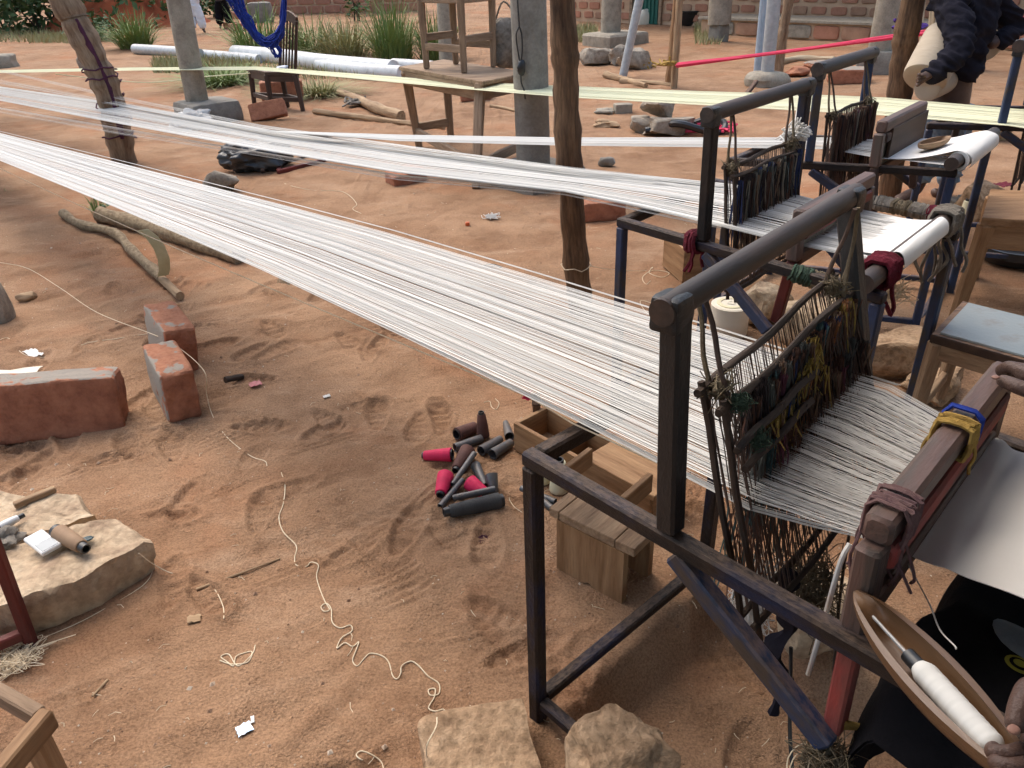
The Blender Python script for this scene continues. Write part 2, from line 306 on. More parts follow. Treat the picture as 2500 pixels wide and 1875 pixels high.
def height(X, Y):
    P = np.stack([X, Y, np.zeros_like(X)], -1)
    far = np.clip((np.hypot(X, Y)-1.5)/12, 0, 1)
    h = .016*fbm(P*.55, 3) + .0045*fbm(P*2.3+5, 3) + .0022*fbm(P*9+9, 3) + .0016*fbm(P*28, 2)
    a = math.radians(32); A = np.stack([(X*math.cos(a)+Y*math.sin(a))*2.2, (-X*math.sin(a)+Y*math.cos(a))*13, P[..., 2]], -1)
    w = np.clip(fbm(P*1.1+31, 2)+.35, 0, 1); h += .0065*w*fbm(A, 3)
    for (x, y, t, s, k) in PRINTS:
        dx = X-x; dy = Y-y; m = (abs(dx) < .35) & (abs(dy) < .35)
        if not m.any(): continue
        u = (dx[m]*math.cos(t)+dy[m]*math.sin(t))/(.135*s); v = (-dx[m]*math.sin(t)+dy[m]*math.cos(t))/(.05*s*(1+.18*np.sin(u*2.2)))
        r = np.sqrt(u*u+v*v); tread = .0032*np.sin(u*18)*(r < .85)
        h[m] += k*(-.014*np.exp(-(r/.9)**14) + .006*np.exp(-((r-1.12)/.17)**2) + tread)
    rg = 1-np.abs(vnoise(P*4.3+50+.35*fbm(P*3, 2)[..., None])); h += .0085*np.clip((rg-.80)/.2, 0, 1)**1.5*np.clip(fbm(P*1.4+77, 2)+.25, 0, 1)
    A2 = np.stack([(X*math.cos(.9)+Y*math.sin(.9))*3, (-X*math.sin(.9)+Y*math.cos(.9))*22, P[..., 2]], -1); h += .0045*np.clip(fbm(P*1.7+13, 2), 0, 1)*vnoise(A2)
    for (x, y, t, n_, sp, ln, k, cv) in GROOVES:
        dx = X-x; dy = Y-y; m = (abs(dx) < .45) & (abs(dy) < .45)
        if not m.any(): continue
        u = dx[m]*math.cos(t)+dy[m]*math.sin(t); v = -dx[m]*math.sin(t)+dy[m]*math.cos(t)+cv*u*u
        e = np.clip(1-(np.abs(u)/ln)**4, 0, 1)*np.clip(1-(np.abs(v)/(n_*sp*.5))**6, 0, 1); c = np.cos(2*math.pi*v/sp); h[m] += k*e*np.sign(c)*np.abs(c)**.6
    h = h*(1+1.1*far)
    # foot pit dug out under the near loom
    pu = (X-.035)*.665+(Y-1.228)*-.747; pv = (X-.035)*.747+(Y-1.228)*.665
    sm = lambda q: np.clip(q, 0, 1)**2*(3-2*np.clip(q, 0, 1))
    h -= .13*sm((pu-.02)/.09)*sm((1.25-pu)/.2)*sm((pv-.02)/.07)*sm((.70-pv)/.08)
    return h - .004
gx = axis(-2.1, 1.3, .0085, -75, 75, 1.045); gy = axis(.75, 3.7, .0085, -8, 95, 1.035)
X, Y = np.meshgrid(gx, gy); Z = height(X, Y)
def gz(x, y):
    i = min(max(np.searchsorted(gx, x)-1, 0), len(gx)-2); j = min(max(np.searchsorted(gy, y)-1, 0), len(gy)-2); return float(Z[j, i])
def gat(x, y, dz=0):
    p = at(x, y, dz); p = at(x, y, gz(p.x, p.y)+dz); return p
nx, ny = len(gx), len(gy); idx = np.arange(nx*ny).reshape(ny, nx)
q = np.stack([idx[:-1, :-1], idx[:-1, 1:], idx[1:, 1:], idx[1:, :-1]], -1).reshape(-1, 4)
me = bpy.data.meshes.new('ground'); V = np.stack([X, Y, Z], -1).reshape(-1, 3)
me.vertices.add(len(V)); me.vertices.foreach_set('co', V.ravel()); me.loops.add(q.size); me.loops.foreach_set('vertex_index', q.ravel())
me.polygons.add(len(q)); me.polygons.foreach_set('loop_start', np.arange(0, q.size, 4)); me.polygons.foreach_set('use_smooth', [True]*len(q)); me.update(); me.validate()
def ground_mat():
    m = bpy.data.materials.new('red_sand'); m.use_nodes = True; N = m.node_tree.nodes; L = m.node_tree.links; b = N['Principled BSDF']
    b.inputs['Roughness'].default_value = .95; b.inputs['Specular IOR Level'].default_value = .12
    tc = N.new('ShaderNodeTexCoord')
    def noise(s, d=6, r=.6, stretch=None):
        n = N.new('ShaderNodeTexNoise'); n.inputs['Scale'].default_value = s; n.inputs['Detail'].default_value = d; n.inputs['Roughness'].default_value = r
        if stretch:
            mp = N.new('ShaderNodeMapping'); mp.inputs['Scale'].default_value = stretch; mp.inputs['Rotation'].default_value = (0, 0, R(32)); L.new(tc.outputs['Object'], mp.inputs[0]); L.new(mp.outputs[0], n.inputs[0])
        else: L.new(tc.outputs['Object'], n.inputs[0])
        return n.outputs[0]
    def ramp(src, *st):
        r = N.new('ShaderNodeValToRGB'); e = r.color_ramp.elements
        for i, (p, c) in enumerate(st):
            q = e[i] if i < 2 else e.new(p)
            q.position = p; q.color = (*c, 1)
        L.new(src, r.inputs[0]); return r.outputs[0]
    def mix(f, a, c, mode='MIX', k=None):
        x = N.new('ShaderNodeMix'); x.data_type = 'RGBA'; x.blend_type = mode
        if k is not None: x.inputs[0].default_value = k
        else: L.new(f, x.inputs[0])
        for s, i in ((a, 6), (c, 7)):
            if isinstance(s, tuple): x.inputs[i].default_value = (*s, 1)
            else: L.new(s, x.inputs[i])
        return x.outputs[2]
    base = ramp(noise(.9, 4, .65), (.36, (.262, .150, .086)), (.62, (.365, .228, .138)))
    redp = ramp(noise(.55, 4, .7), (.50, (0, 0, 0)), (.72, (1, 1, 1)))
    base = mix(redp, base, (.35, .165, .085))
    pale = ramp(noise(2.3, 4, .7, (1, 2.2, 1)), (.52, (0, 0, 0)), (.75, (1, 1, 1)))
    base = mix(pale, base, (.40, .265, .17))
    damp = ramp(noise(3.6, 4, .7), (.30, (.72, .66, .62)), (.5, (1, 1, 1)))
    base = mix(None, base, damp, 'MULTIPLY', .4)
    grain = ramp(noise(150, 2, .8), (.34, (.55, .5, .47)), (.60, (1.14, 1.12, 1.1)))
    base = mix(None, base, grain, 'MULTIPLY', .7)
    vo = N.new('ShaderNodeTexVoronoi'); vo.inputs['Scale'].default_value = 46; L.new(tc.outputs['Object'], vo.inputs[0])
    crumbs = ramp(vo.outputs['Distance'], (.08, (1, 1, 1)), (.16, (0, 0, 0)))
    msk = ramp(noise(5, 4, .7), (.50, (0, 0, 0)), (.60, (1, 1, 1)))
    cm = mix(None, crumbs, msk, 'MULTIPLY', 1)
    base = mix(cm, base, (.20, .105, .06))
    L.new(base, b.inputs['Base Color'])
    def bump(src, dist, st, prev=None):
        bp = N.new('ShaderNodeBump'); bp.inputs['Strength'].default_value = st; bp.inputs['Distance'].default_value = dist; L.new(src, bp.inputs['Height'])
        if prev: L.new(prev, bp.inputs['Normal'])
        return bp.outputs[0]
    rgh = N.new('ShaderNodeMapRange'); rgh.inputs[1].default_value = .42; rgh.inputs[2].default_value = .6; rgh.inputs[3].default_value = .10; rgh.inputs[4].default_value = 1.0; L.new(noise(3.2, 3, .7), rgh.inputs[0])
    n = bump(noise(24, 5, .78, (1, 1.8, 1)), .016, .6)
    bp = N.new('ShaderNodeBump'); bp.inputs['Distance'].default_value = .011; L.new(noise(95, 2, .8), bp.inputs['Height']); L.new(rgh.outputs[0], bp.inputs['Strength']); L.new(n, bp.inputs['Normal']); n = bp.outputs[0]
    L.new(n, b.inputs['Normal']); return m
me.materials.append(ground_mat()); go = bpy.data.objects.new('ground', me); COL.objects.link(go); struct(go)

# ------------------------------------------------------------------ shelter roof over the weavers (above the frame, it shades the looms)
pole_base = at(1258, 668)
ROOF_BACK, ROOF_Z, ROOF_L0 = 2.15, 2.75, -4.8
def roof():
    e = Vector((1.9, .85, 0)).normalized(); n = Vector((-e.y, e.x, 0)); mb = MB(); V = []; F = []; G = []
    nu, L0, L1 = 90, ROOF_L0, 9.5
    c = pole_base - n*ROOF_BACK
    for j, (dd, z) in enumerate(((0.25, ROOF_Z), (-2.2, ROOF_Z+.5), (-4.7, ROOF_Z))):
        for i in range(nu+1):
            t = L0+(L1-L0)*i/nu; p = c + e*t + n*dd; V.append((p.x, p.y, z + (.03 if i % 2 else 0)))
    for j in range(2):
        for i in range(nu): F.append((j*(nu+1)+i, j*(nu+1)+i+1, (j+1)*(nu+1)+i+1, (j+1)*(nu+1)+i))
    mb.add(V, F); o = mb.build('roof', m_zinc); struct(o)
    rb = MB()
    for dd, z in ((.1, ROOF_Z-.08), (-4.5, ROOF_Z-.08)): rb.bar(c+e*L0+n*dd+Vector((0, 0, z)), c+e*L1+n*dd+Vector((0, 0, z)), .09, .11)
    rb.build('roof_beam', m_bark, o)
roof()

# ------------------------------------------------------------------ brick buildings at the back
def brick_wall(name, label, A, B, h, bw, bh, joint, z0, rows, mats, cat='wall', skip=None, zbase=-.05, ragged=.012):
    A = Vector((A.x, A.y, 0)); B = Vector((B.x, B.y, 0)); d = (B-A); L = d.length; d.normalize(); n = Vector((d.y, -d.x, 0))
    if n.dot(A) > 0: n = -n
    t = thing(name, label, cat, A); mb = MB()
    mb.box((A+B)/2 - n*.13 + Vector((0, 0, h/2+zbase)), (L, .26, h), math.atan2(d.y, d.x), ch=.01); mb.build('wall', m_mortar, t, smooth=False)
    base = []
    for s in range(4):
        b = MB(); b.rock((0, 0, 0), (bw-joint, .05, bh-joint*.9), p=7, amp=.035, n=4, seed=s+3); base.append(b)
    meshes = []
    for b in base:
        for mm in mats:
            me = bpy.data.meshes.new('brick'); me.from_pydata(b.v, [], b.f); me.update(); aa = me.attributes.new('gc', 'FLOAT_VECTOR', 'POINT'); aa.data.foreach_set('vector', np.array(b.g, dtype=np.float32).ravel()); me.materials.append(mm); meshes.append(me)
    cnt = 0
    for r in range(rows):
        k = 0; x = -bw*(.5 if r % 2 else 0) + bw/2
        while x < L and cnt < 299:
            z = z0 + bh*(r+.5)
            if 0 < x < L and not (skip and skip(x, z)):
                o = bpy.data.objects.new('brick', random.choice(meshes)); COL.objects.link(o); o.parent = t
                o.location = (A + d*(x+U(-.02, .02)) + n*U(.0, ragged) + Vector((0, 0, z+U(-.01, .01)))) - A
                o.rotation_euler = (0, U(-.02, .02), math.atan2(d.y, d.x)); o.scale = (U(.88, 1.04), 1, U(.88, 1.05)); cnt += 1
            x += bw
    return t, d, n
wA = at(1222, 44); wB0 = at(1513, 73); pl_d = (at(1748, 85)-wB0).normalized()
wA = Vector((wA.x, wA.y, 0))
plA = wB0; plB = plA + pl_d*9.5
main_A = wA - pl_d*.2; Lm = 15.5
door_x0 = (at(1390, 47)-main_A).dot(pl_d)
bt, bd, bn = brick_wall('brick_building', 'long brick building with wide pale mortar joints at the back right', main_A, main_A+pl_d*Lm, 3.0, .43, .235, .075, .05, 6, [m_brickw, m_brickw, m_brickw2], 'building', skip=lambda x, z: door_x0-.05 < x < door_x0+1.05)
mb = MB(); c = main_A + bd*(door_x0+.5); mb.box(c + bn*.0 + Vector((0, 0, 1.0)), (.82, .06, 2.0), math.atan2(bd.y, bd.x), ch=.02)
dr = mb.build('door', m_greendoor, bt, smooth=False)
for k in range(7):
    s = MB(); s.box(c + bd*(-.36+k*.12) + bn*.04 + Vector((0, 0, 1.0)), (.05, .03, 1.98), math.atan2(bd.y, bd.x)); s.build('door_rib', m_greendoor, dr, smooth=False)
mb = MB()
for s in (-.47, .47): mb.box(c + bd*s + bn*.02 + Vector((0, 0, 1.0)), (.09, .12, 2.05), math.atan2(bd.y, bd.x))
mb.build('door_frame', m_woodg, bt, smooth=False)
mb = MB(); mb.box(main_A + bd*Lm/2 + bn*.5 + Vector((0, 0, 3.05)), (Lm+.8, 2.2, .06), math.atan2(bd.y, bd.x)); mb.build('roof', m_zinc, bt, smooth=False)
# veranda plinth of blocks
def plinth():
    t = thing('veranda_plinth', 'low veranda plinth of red blocks with whitish cement top', 'plinth', plA)
    n = Vector((pl_d.y, -pl_d.x, 0)); n = -n if n.dot(plA) > 0 else n; ang = math.atan2(pl_d.y, pl_d.x)
    mb = MB(); mb.box((plA+plB)/2 - n*.55 + Vector((0, 0, .14)), (9.5, 1.1, .30), ang, ch=.02); mb.build('core', m_mortar, t, smooth=False)
    mb = MB(); mb.box((plA+plB)/2 - n*.50 + Vector((0, 0, .315)), (9.6, 1.14, .05), ang, ch=.1); mb.build('cement_top', m_conc, t, smooth=False)
    x = .35; k = 0
    while x < 9.3:
        w = U(.5, .62); b = MB(); b.rock(plA + pl_d*(x+w/2) + n*.012 + Vector((0, 0, .135)), (w-.06, .06, .24), ang, p=8, amp=.03, n=4, seed=k); b.build('block', random.choice([m_brickw, m_brickw2, m_conc]) if k else m_conc, t); x += w; k += 1
plinth()
# red block wall behind the chair
lwA, lwB = at(520, 36), at(905, 24)
brick_wall('block_wall', 'unfinished red block wall behind the grass and the wooden chair', lwA, lwB, 2.6, .62, .3, .04, .0, 5, [m_brickw], 'wall')
mb = MB(); p = at(566, 48); mb.rock(p+Vector((0, 0, .28)), (.75, .4, .62), .1, p=8, amp=.03, n=5, seed=4); tag(mb.build('concrete_block', m_concg), 'grey concrete block standing before the red block wall', 'block')
def workbench():
    a = at(752, 36); t = thing('trestle_bench', 'rough pale trestle bench standing before the red block wall', 'bench', a)
    ex = Vector((1, .1, 0)).normalized(); ey = Vector((0, 1, 0))
    mb = MB(); mb.bar(a+Vector((-.1, .25, .62)), a+ex*1.0+Vector((0, .25, .60)), .5, .05); mb.build('top', m_stick, t)
    for x in (.05, .85):
        for y in (0, .5):
            mb = MB(); mb.bar(a+ex*(x+(-.12 if x < .5 else .15))+ey*y, a+ex*x+ey*y+Vector((0, 0, .6)), .07); mb.build('leg', m_stick, t)
    mb = MB(); mb.bar(a+ex*.1+Vector((0, .02, .3)), a+ex*.8+Vector((0, .02, .3)), .05); mb.build('rail', m_stick, t)
workbench()

# ------------------------------------------------------------------ concrete pillars and posts
def pillar(label, base, top_xy, r0, r1, h=2.9, m=m_conc, footing=None, fm=None, name='concrete_pillar', fh=.2, frot=.6, seed=0):
    t = thing(name, label, 'pillar', base, 'concrete pillars')
    z0 = fh if footing else -.05; mb = MB(); pts = []; rr = []
    for k in range(13):
        q = k/12; pts.append(base + Vector((top_xy[0]*q, top_xy[1]*q, z0+(h-z0)*q))); rr.append(r0+(r1-r0)*q)
    mb.tube(pts, rr, 24, rough=.012, seed=seed); mb.build('shaft', m, t)
    if footing:
        mb = MB(); mb.rock(base+Vector((footing[3] if len(footing) > 3 else 0, 0, fh/2-.03)), (footing[0], footing[1], fh+.08), frot, p=9, amp=.02, n=6, seed=seed+2); mb.build('footing', fm or m_concg, t)
    return t
def lean(base, x, y, h=2.9):
    "horizontal offset at height h so that the shaft passes the line of sight x,y"
    z = above(base, x, y); d = ray(x, y); 
    p = Vector((0, 0, CAM_H)) + d*((base.y)/d.y); zz = p.z; return ((p.x-base.x)*h/zz, 0)
b = at(427, 222, .22); b.z = 0; pillar('leaning buff concrete pillar with black crack, nearest the left grass', b, lean(b, 385, 0), .128, .118, footing=(.62, .62, 0, .1), fh=.24, frot=.75, seed=1)
b = at(1153, 392, .0); b = Vector((b.x, b.y, 0)); pillar('thick grey concrete pillar beside the wooden tables, dark cord hanging on it', b, lean(b, 1141, 0), .135, .128, m=m_concg, footing=(.62, .66, 0, .0), fh=.13, frot=.7, seed=2)
b = at(1318, 96); pillar('slim pale pillar on broken footing before the brick building', b, lean(b, 1322, 0), .2, .19, footing=(1.1, .9, 0, .1), fh=.22, fm=m_conc, seed=3)
b = at(1554, 52, .33); b.z = 0; pillar('plain pillar standing at the end of the veranda plinth', b, lean(b, 1556, 0), .22, .21, footing=(.3, .3, 0), fh=.33, seed=4)
b = at(1900, 118, .25); b.z = 0; pillar('leaning concrete pillar with grey block footing behind the third loom', b, lean(b, 1922, 0), .165, .16, footing=(.75, .62, 0, .12), fh=.30, frot=-.5, fm=m_concg, seed=5)
b = at(968, 142); pillar('whitish pillar seen through the legs of the small table', b, lean(b, 962, 0), .15, .145, seed=6)
b = at(2090, 150); pillar('pale pillar behind the man carrying cloth rolls', b, lean(b, 2105, 0), .2, .19, seed=7)
b = at(2062, 120); pillar('buff pillar close behind the left shoulder of the man with cloth rolls', b, lean(b, 2048, 0), .17, .16, seed=8)
# black crack on the left pillar and hanging cord on the thick one
def hang(name, label, cat, pts, r, m, group=None, n=6, parent=None):
    mb = MB(); mb.tube(spline(pts, 5), r, n); o = mb.build(name, m, parent)
    return o if parent else tag(o, label, cat, group)
def facing(base, r):  # point on shaft side nearest the camera
    d = Vector((-base.x, -base.y, 0)).normalized(); return d*r
b = at(1153, 392, 0); b.z = 0; f = facing(b, .147); s = Vector((-.07, 0, 0))
mb = MB(); lx = lean(b, 1141, 0)
def pt(z, dx): return b + f + Vector((lx[0]*z/2.9+dx, .0, z))
mb.tube([pt(2.6, -.075), pt(1.3, -.075), pt(1.16, -.07)], .006, 5); mb.tube(spline([pt(1.16, -.07), pt(1.1, -.095), pt(.98, -.085), pt(.92, -.07), pt(1.0, -.055), pt(1.1, -.055), pt(1.16, -.07)], 5), .006, 5)
mb.rock(pt(.885, -.07), (.06, .04, .09), p=2, amp=.3, n=4); mb.tube(spline([pt(.86, -.07), pt(.78, -.07), pt(.72, -.05), pt(.66, -.045)], 4), .006, 5)
tag(mb.build('hanging_cord', m_plastd), 'black knotted cord hanging down the thick grey pillar', 'cord')

def bent_pole(label, px, r, m, name='wooden_pole', seed=0, rough=.06, z_top=2.55, n=16, knots=()):
    "px: list of (x, y) seen along the axis, lowest first (ground); depth kept constant, so heights follow"
    base = at(*px[0]); pts = [base - Vector((0, 0, .12))]; rr = [r[0]]
    for k, (x, y) in enumerate(px[1:], 1):
        d = ray(x, y); t = base.y/d.y; pts.append(Vector((0, 0, CAM_H)) + d*t); rr.append(r[0]+(r[1]-r[0])*k/(len(px)-1))
    e = (pts[-1]-pts[-2]).normalized(); pts.append(pts[-1] + e*max(.1, (z_top-pts[-1].z)/e.z)); rr.append(r[1])
    sp = spline(pts, 8); ri = np.interp(np.linspace(0, len(rr)-1, len(sp)), range(len(rr)), rr)
    ri = [q*(1+.06*math.sin(k*1.7+seed)+.05*math.sin(k*.6+seed*2)) for k, q in enumerate(ri)]
    t = thing(name, label, 'pole', base, 'roof poles'); mb = MB(); mb.tube(sp, ri, n, rough=rough, seed=seed); mb.build('trunk', m, t)
    return t, sp, ri
t, sp, ri = bent_pole('straight brown wooden pole standing in the sand beside the near warp', [(1258, 668), (1243, 540), (1228, 330), (1222, 150), (1213, 0)], (.062, .058), m_bark, seed=2, rough=.09)
def wrap(sp, ri, z, dz, m, turns=1, r=.003, parent=None, name='string_tie', seed=0):
    pts = []
    for k in range(int(14*turns)+1):
        q = k/14; zz = z + dz*q/turns + .01*math.sin(k*2.1+seed)
        i = min(range(len(sp)), key=lambda j: abs(sp[j].z-zz)); c = sp[i] + (sp[min(i+1, len(sp)-1)]-sp[i-1]).normalized()*0; c = Vector((c.x, c.y, zz)); a = q*2*math.pi
        pts.append(c + Vector((math.cos(a), math.sin(a), 0))*(ri[i]*1.1+r))
    mb = MB(); mb.tube(pts, r, 5); return mb.build(name, m, parent)
p1 = t; wrap(sp, ri, above(pole_base, 1240, 575), .01, m_string, 1.2, .0025, t)
t, sp, ri = bent_pole('crooked leaning trunk bound with purple yarn, left of the pillars', [(268, 352), (252, 270), (228, 185), (200, 120), (160, 45), (138, 0)], (.115, .12), m_barkp, seed=5, rough=.10)
for z, dz, tn in ((.82, .03, 1), (.72, .09, 1.6), (.40, .05, 1.3), (.22, .08, 1.5), (.62, -.2, 1.1)): wrap(sp, ri, z, dz, m_purple, tn, .007, t, seed=z*9)
mb = MB(); q = [at(232, 185, 0)]
pc = [sp[i] + Vector((.07, -.09, 0)) for i in range(6, len(sp)-14, 3)]; mb.tube(pc, [.02+.008*math.sin(i*2) for i in range(len(pc))], 6, rough=.4); mb.build('yarn_bundle', m_purple, t)
t, sp, ri = bent_pole('rough wooden pole between the third loom and the man with cloth rolls', [(1925, 428), (1930, 330), (1940, 230), (1952, 110), (1972, 0)], (.075, .075), m_bark, seed=8)
t, sp, ri = bent_pole('thin pale crooked pole right of the metal pipe posts', [(1682, 150), (1690, 80), (1704, 0)], (.075, .07), m_barkp, seed=11)
t, sp, ri = bent_pole('orange brown split stake beside the pale stick, pink yarn tied to it', [(1445, 186), (1450, 130), (1462, 0)], (.06, .045), m_wood, seed=12, z_top=1.9, n=8)
t, sp, ri = bent_pole('pale straight stick standing beside the orange brown stake', [(1455, 192), (1461, 110), (1468, 0)], (.045, .045), m_stick, seed=13, z_top=1.9, n=10)
def pipe_post(label, px, r, m, foot=None):
    base = at(*px[0]); d = ray(*px[1]); top = Vector((0, 0, CAM_H)) + d*(base.y/d.y); e = (top-base).normalized()
    t = thing('metal_post', label, 'post', base, 'metal pipe posts'); mb = MB(); mb.tube([base-e*.1, base+e*.4, base+e*1.3, base+e*2.6], r, 16); mb.build('pipe', m, t)
    if foot: mb = MB(); mb.rock(base+Vector((0, 0, .06)), foot, .3, p=3, amp=.08, n=6, seed=3); mb.build('footing', m_conc, t)
    return t
pipe_post('leaning grey metal pipe planted near the loose stones', [(1345, 168), (1381, 0)], .062, m_galv)
pipe_post('silver pipe post right of its bluish twin, with concrete footing', [(1655, 185), (1672, 0)], .085, m_galv, (.55, .5, .24))
pipe_post('bluish silver pipe post touching the thicker silver post', [(1634, 172), (1650, 0)], .05, mat('bluish_zinc', (.38, .46, .54), (.30, .37, .45), scale=10, rough=.4, bump=.1, metal=.1))
mb = MB(); a, b_ = at(1604, 214), at(1634, 176, .12); mb.bar(a, b_, .05, .05); tag(mb.build('brace_bar', m_rust), 'short rusty bar leaning by the pipe post footing', 'bar')

# ------------------------------------------------------------------ vegetation
def leafy(name, label, base, rx, ry, h, n, leaf, m, stems=5, seed=0, group='shrubs at the back left'):
    rs = random.Random(seed); t = thing(name, label, 'shrub', base, group); mb = MB(); tops = []
    for k in range(stems):
        a = rs.uniform(0, 6.28); q = rs.uniform(.2, .8); p = base + Vector((math.cos(a)*rx*q, math.sin(a)*ry*q, h*rs.uniform(.5, .9))); tops.append(p)
        mb.tube(spline([base+Vector((math.cos(a)*.1, math.sin(a)*.1, -.05)), base+(p-base)*.5+Vector((0, 0, .1)), p], 3), [.03, .028, .025, .022, .018, .014, .01], 5)
    mb.build('stem', m_twig, t); mb = MB()
    cl = [(base + Vector((rs.gauss(0, .5)*rx, rs.gauss(0, .5)*ry, h*rs.uniform(.12, .95)**.8)), rs.uniform(.25, .55)*min(rx, h)) for _ in range(26)]
    for k in range(n):
        c, cr = rs.choice(cl); p = c + Vector((rs.gauss(0, .5), rs.gauss(0, .5), rs.gauss(0, .42)))*cr
        if p.z < .04: p.z = rs.uniform(.04, .3)
        d = Vector((rs.gauss(0, 1), rs.gauss(0, 1), rs.gauss(.1, .6))).normalized(); s = d.cross(Vector((rs.gauss(0, 1), rs.gauss(0, 1), 1))).normalized(); l = leaf*rs.uniform(.6, 1.3)
        mid = p + d*l*.5 - Vector((0, 0, l*.06)); w = l*.24
        mb.add([p, mid+s*w, p+d*l-Vector((0, 0, l*.2)), mid-s*w], [(0, 1, 2, 3)], [tuple(p*3+Vector((k*.37, 0, 0)))]*4)
    stuff(mb.build('foliage', m, t, smooth=False)); return t
leafy('leafy_shrub', 'tall leafy shrub at the far left corner', at(10, 62), 2.4, 1.6, 2.6, 3200, .28, m_leaf, seed=1)
leafy('leafy_shrub', 'dark leafy shrub left of the leaning trunk', at(95, 66), 2.6, 1.6, 2.4, 3200, .26, m_leafd, seed=2)
leafy('leafy_shrub', 'dark shrub behind the right slope of the red mound', at(385, 14), 2.8, 1.6, 2.2, 2400, .28, m_leafd, seed=3)
leafy('leafy_shrub', 'low green shrub between the two standing people', at(462, 38), 1.6, 1.2, 1.2, 1000, .22, m_leaf, seed=4)
leafy('leafy_shrub', 'far dark shrub behind the red earth mound', at(270, 10), 6.0, 2.5, 2.4, 3000, .4, m_leafd, seed=5)
leafy('leafy_shrub', 'low leafy bush at the foot of the crooked trunk and mound', at(215, 90), .7, .6, .55, 500, .13, m_leafd, seed=6)
def clump(label, base, r, h, n, m, seed=0, name='grass_clump', w=.010, spread=.9, group='grass clumps'):
    rs = random.Random(seed); mb = MB()
    for k in range(n):
        a = rs.uniform(0, 6.28); q = r*.4*math.sqrt(rs.random()); p = base + Vector((math.cos(a)*q, math.sin(a)*q, -.02)); aa = a+rs.gauss(0, .7); out = r*spread*rs.uniform(.1, 1.35); hh = h*rs.uniform(.3, 1.1)*(1-.25*min(1, out/r))
        d = Vector((math.cos(aa), math.sin(aa), 0)); s = Vector((-d.y, d.x, 0)); ww = w*rs.uniform(.6, 1.4); V = []; g = tuple(p*4+Vector((k*.61, 0, 0)))
        for j, t in enumerate((0, .35, .7)):
            c = p + d*(out*t**1.6) + Vector((0, 0, hh*(t-.28*t**3*out/r))); V += [c-s*ww*(1-t*.5), c+s*ww*(1-t*.5)]
        V.append(p + d*(out*1.05) + Vector((0, 0, hh*(1-.33*out/r)))); mb.add(V, [(0, 1, 3, 2), (2, 3, 5, 4), (4, 5, 6)], [g]*7)
    return tag(mb.build(name, m, smooth=False), label, 'grass', group)
clump('round grass clump in front of the red earth mound', at(296, 104), .85, 1.05, 420, m_grass, 1, w=.012)
clump('grass clump below the blue yarn left of the chair', at(560, 118), 1.0, 1.2, 280, m_grass, 2, w=.012)
clump('grass clump behind the chair back, left of three', at(672, 118), .95, 1.0, 280, m_grass, 3, w=.011)
clump('drooping grass clump midway between chair and tables', at(745, 124), 1.0, .95, 380, m_grassd, 4, w=.011)
clump('tall bright upright grass clump left of the stacked tables', at(850, 132), .85, 1.4, 400, m_grass, 5, w=.010, spread=.75)
clump('green grass clump seen between the legs of the small table', at(945, 128), .8, 1.1, 320, m_grass, 6, w=.010, spread=.7)
clump('low spreading grass tuft right of the chair', at(690, 205), .55, .3, 500, m_grassd, 7, w=.007, spread=1.2)
clump('low grass tuft right of the left pillar base', at(480, 182), .8, .42, 600, m_grass, 8, w=.008, spread=1.2)
clump('low grass tuft under the chair seat', at(600, 205), .4, .25, 220, m_grass, 9, w=.007, spread=1.1)
clump('tiny grass sprout beside the half peeled log', at(212, 462), .1, .22, 60, m_grass, 10, w=.005)
clump('tiny dry grass sprout at the left edge below the warp', at(6, 415), .09, .06, 40, m_grassd, 11, w=.003, spread=1.2)
def lawn(name, label, regions, n, h, m):
    mb = MB()
    for k in range(n):
        x0, x1, y0, y1 = random.choice(regions); p = at(U(x0, x1), U(y0, y1)); a = U(0, 6.28); d = Vector((math.cos(a), math.sin(a), 0)); s = Vector((-d.y, d.x, 0))*.012; hh = h*U(.4, 1.2)
        mb.add([p-s, p+s, p+d*hh*.5+Vector((0, 0, hh))], [(0, 1, 2)], [tuple(p*2)]*3)
    o = mb.build(name, m, smooth=False); stuff(o); return tag(o, label, 'grass')
lawn('ground_grass', 'thin low grass growing over the sand at the back', [(0, 170, 62, 92), (60, 250, 78, 95), (430, 560, 125, 165), (560, 860, 130, 172), (330, 430, 130, 158), (500, 900, 70, 125), (1230, 1290, 60, 92), (1500, 1560, 40, 100)], 9000, .16, m_grassd)
# broad-leaved young plant
mb = MB()
for k in range(14):
    a = U(0, 6.28); p = at(236, 462)+Vector((0, 0, U(.03, .13))); d = Vector((math.cos(a), math.sin(a), .3)).normalized(); s = d.cross(Vector((0, 0, 1))).normalized(); l = U(.06, .11)
    mb.add([p, p+d*l*.5+s*l*.25, p+d*l, p+d*l*.5-s*l*.25], [(0, 1, 2, 3)])
tag(mb.build('weed', m_leaf, smooth=False), 'small bright leafy weed behind the peeled log under the warp', 'weed')
for (x, y, lab, sd) in ((772, 46, 'young sapling with drooping leaves before the red block wall', 21), (1982, 58, 'small green weed growing on the veranda plinth', 22), (1952, 92, 'tiny green weed at the foot of the veranda plinth', 23)):
    leafy('weed', lab, at(x, y), .3 if x < 900 else .16, .25, .8 if x < 900 else .35, 120, .16 if x < 900 else .09, m_leaf, stems=3, seed=sd, group='small weeds')
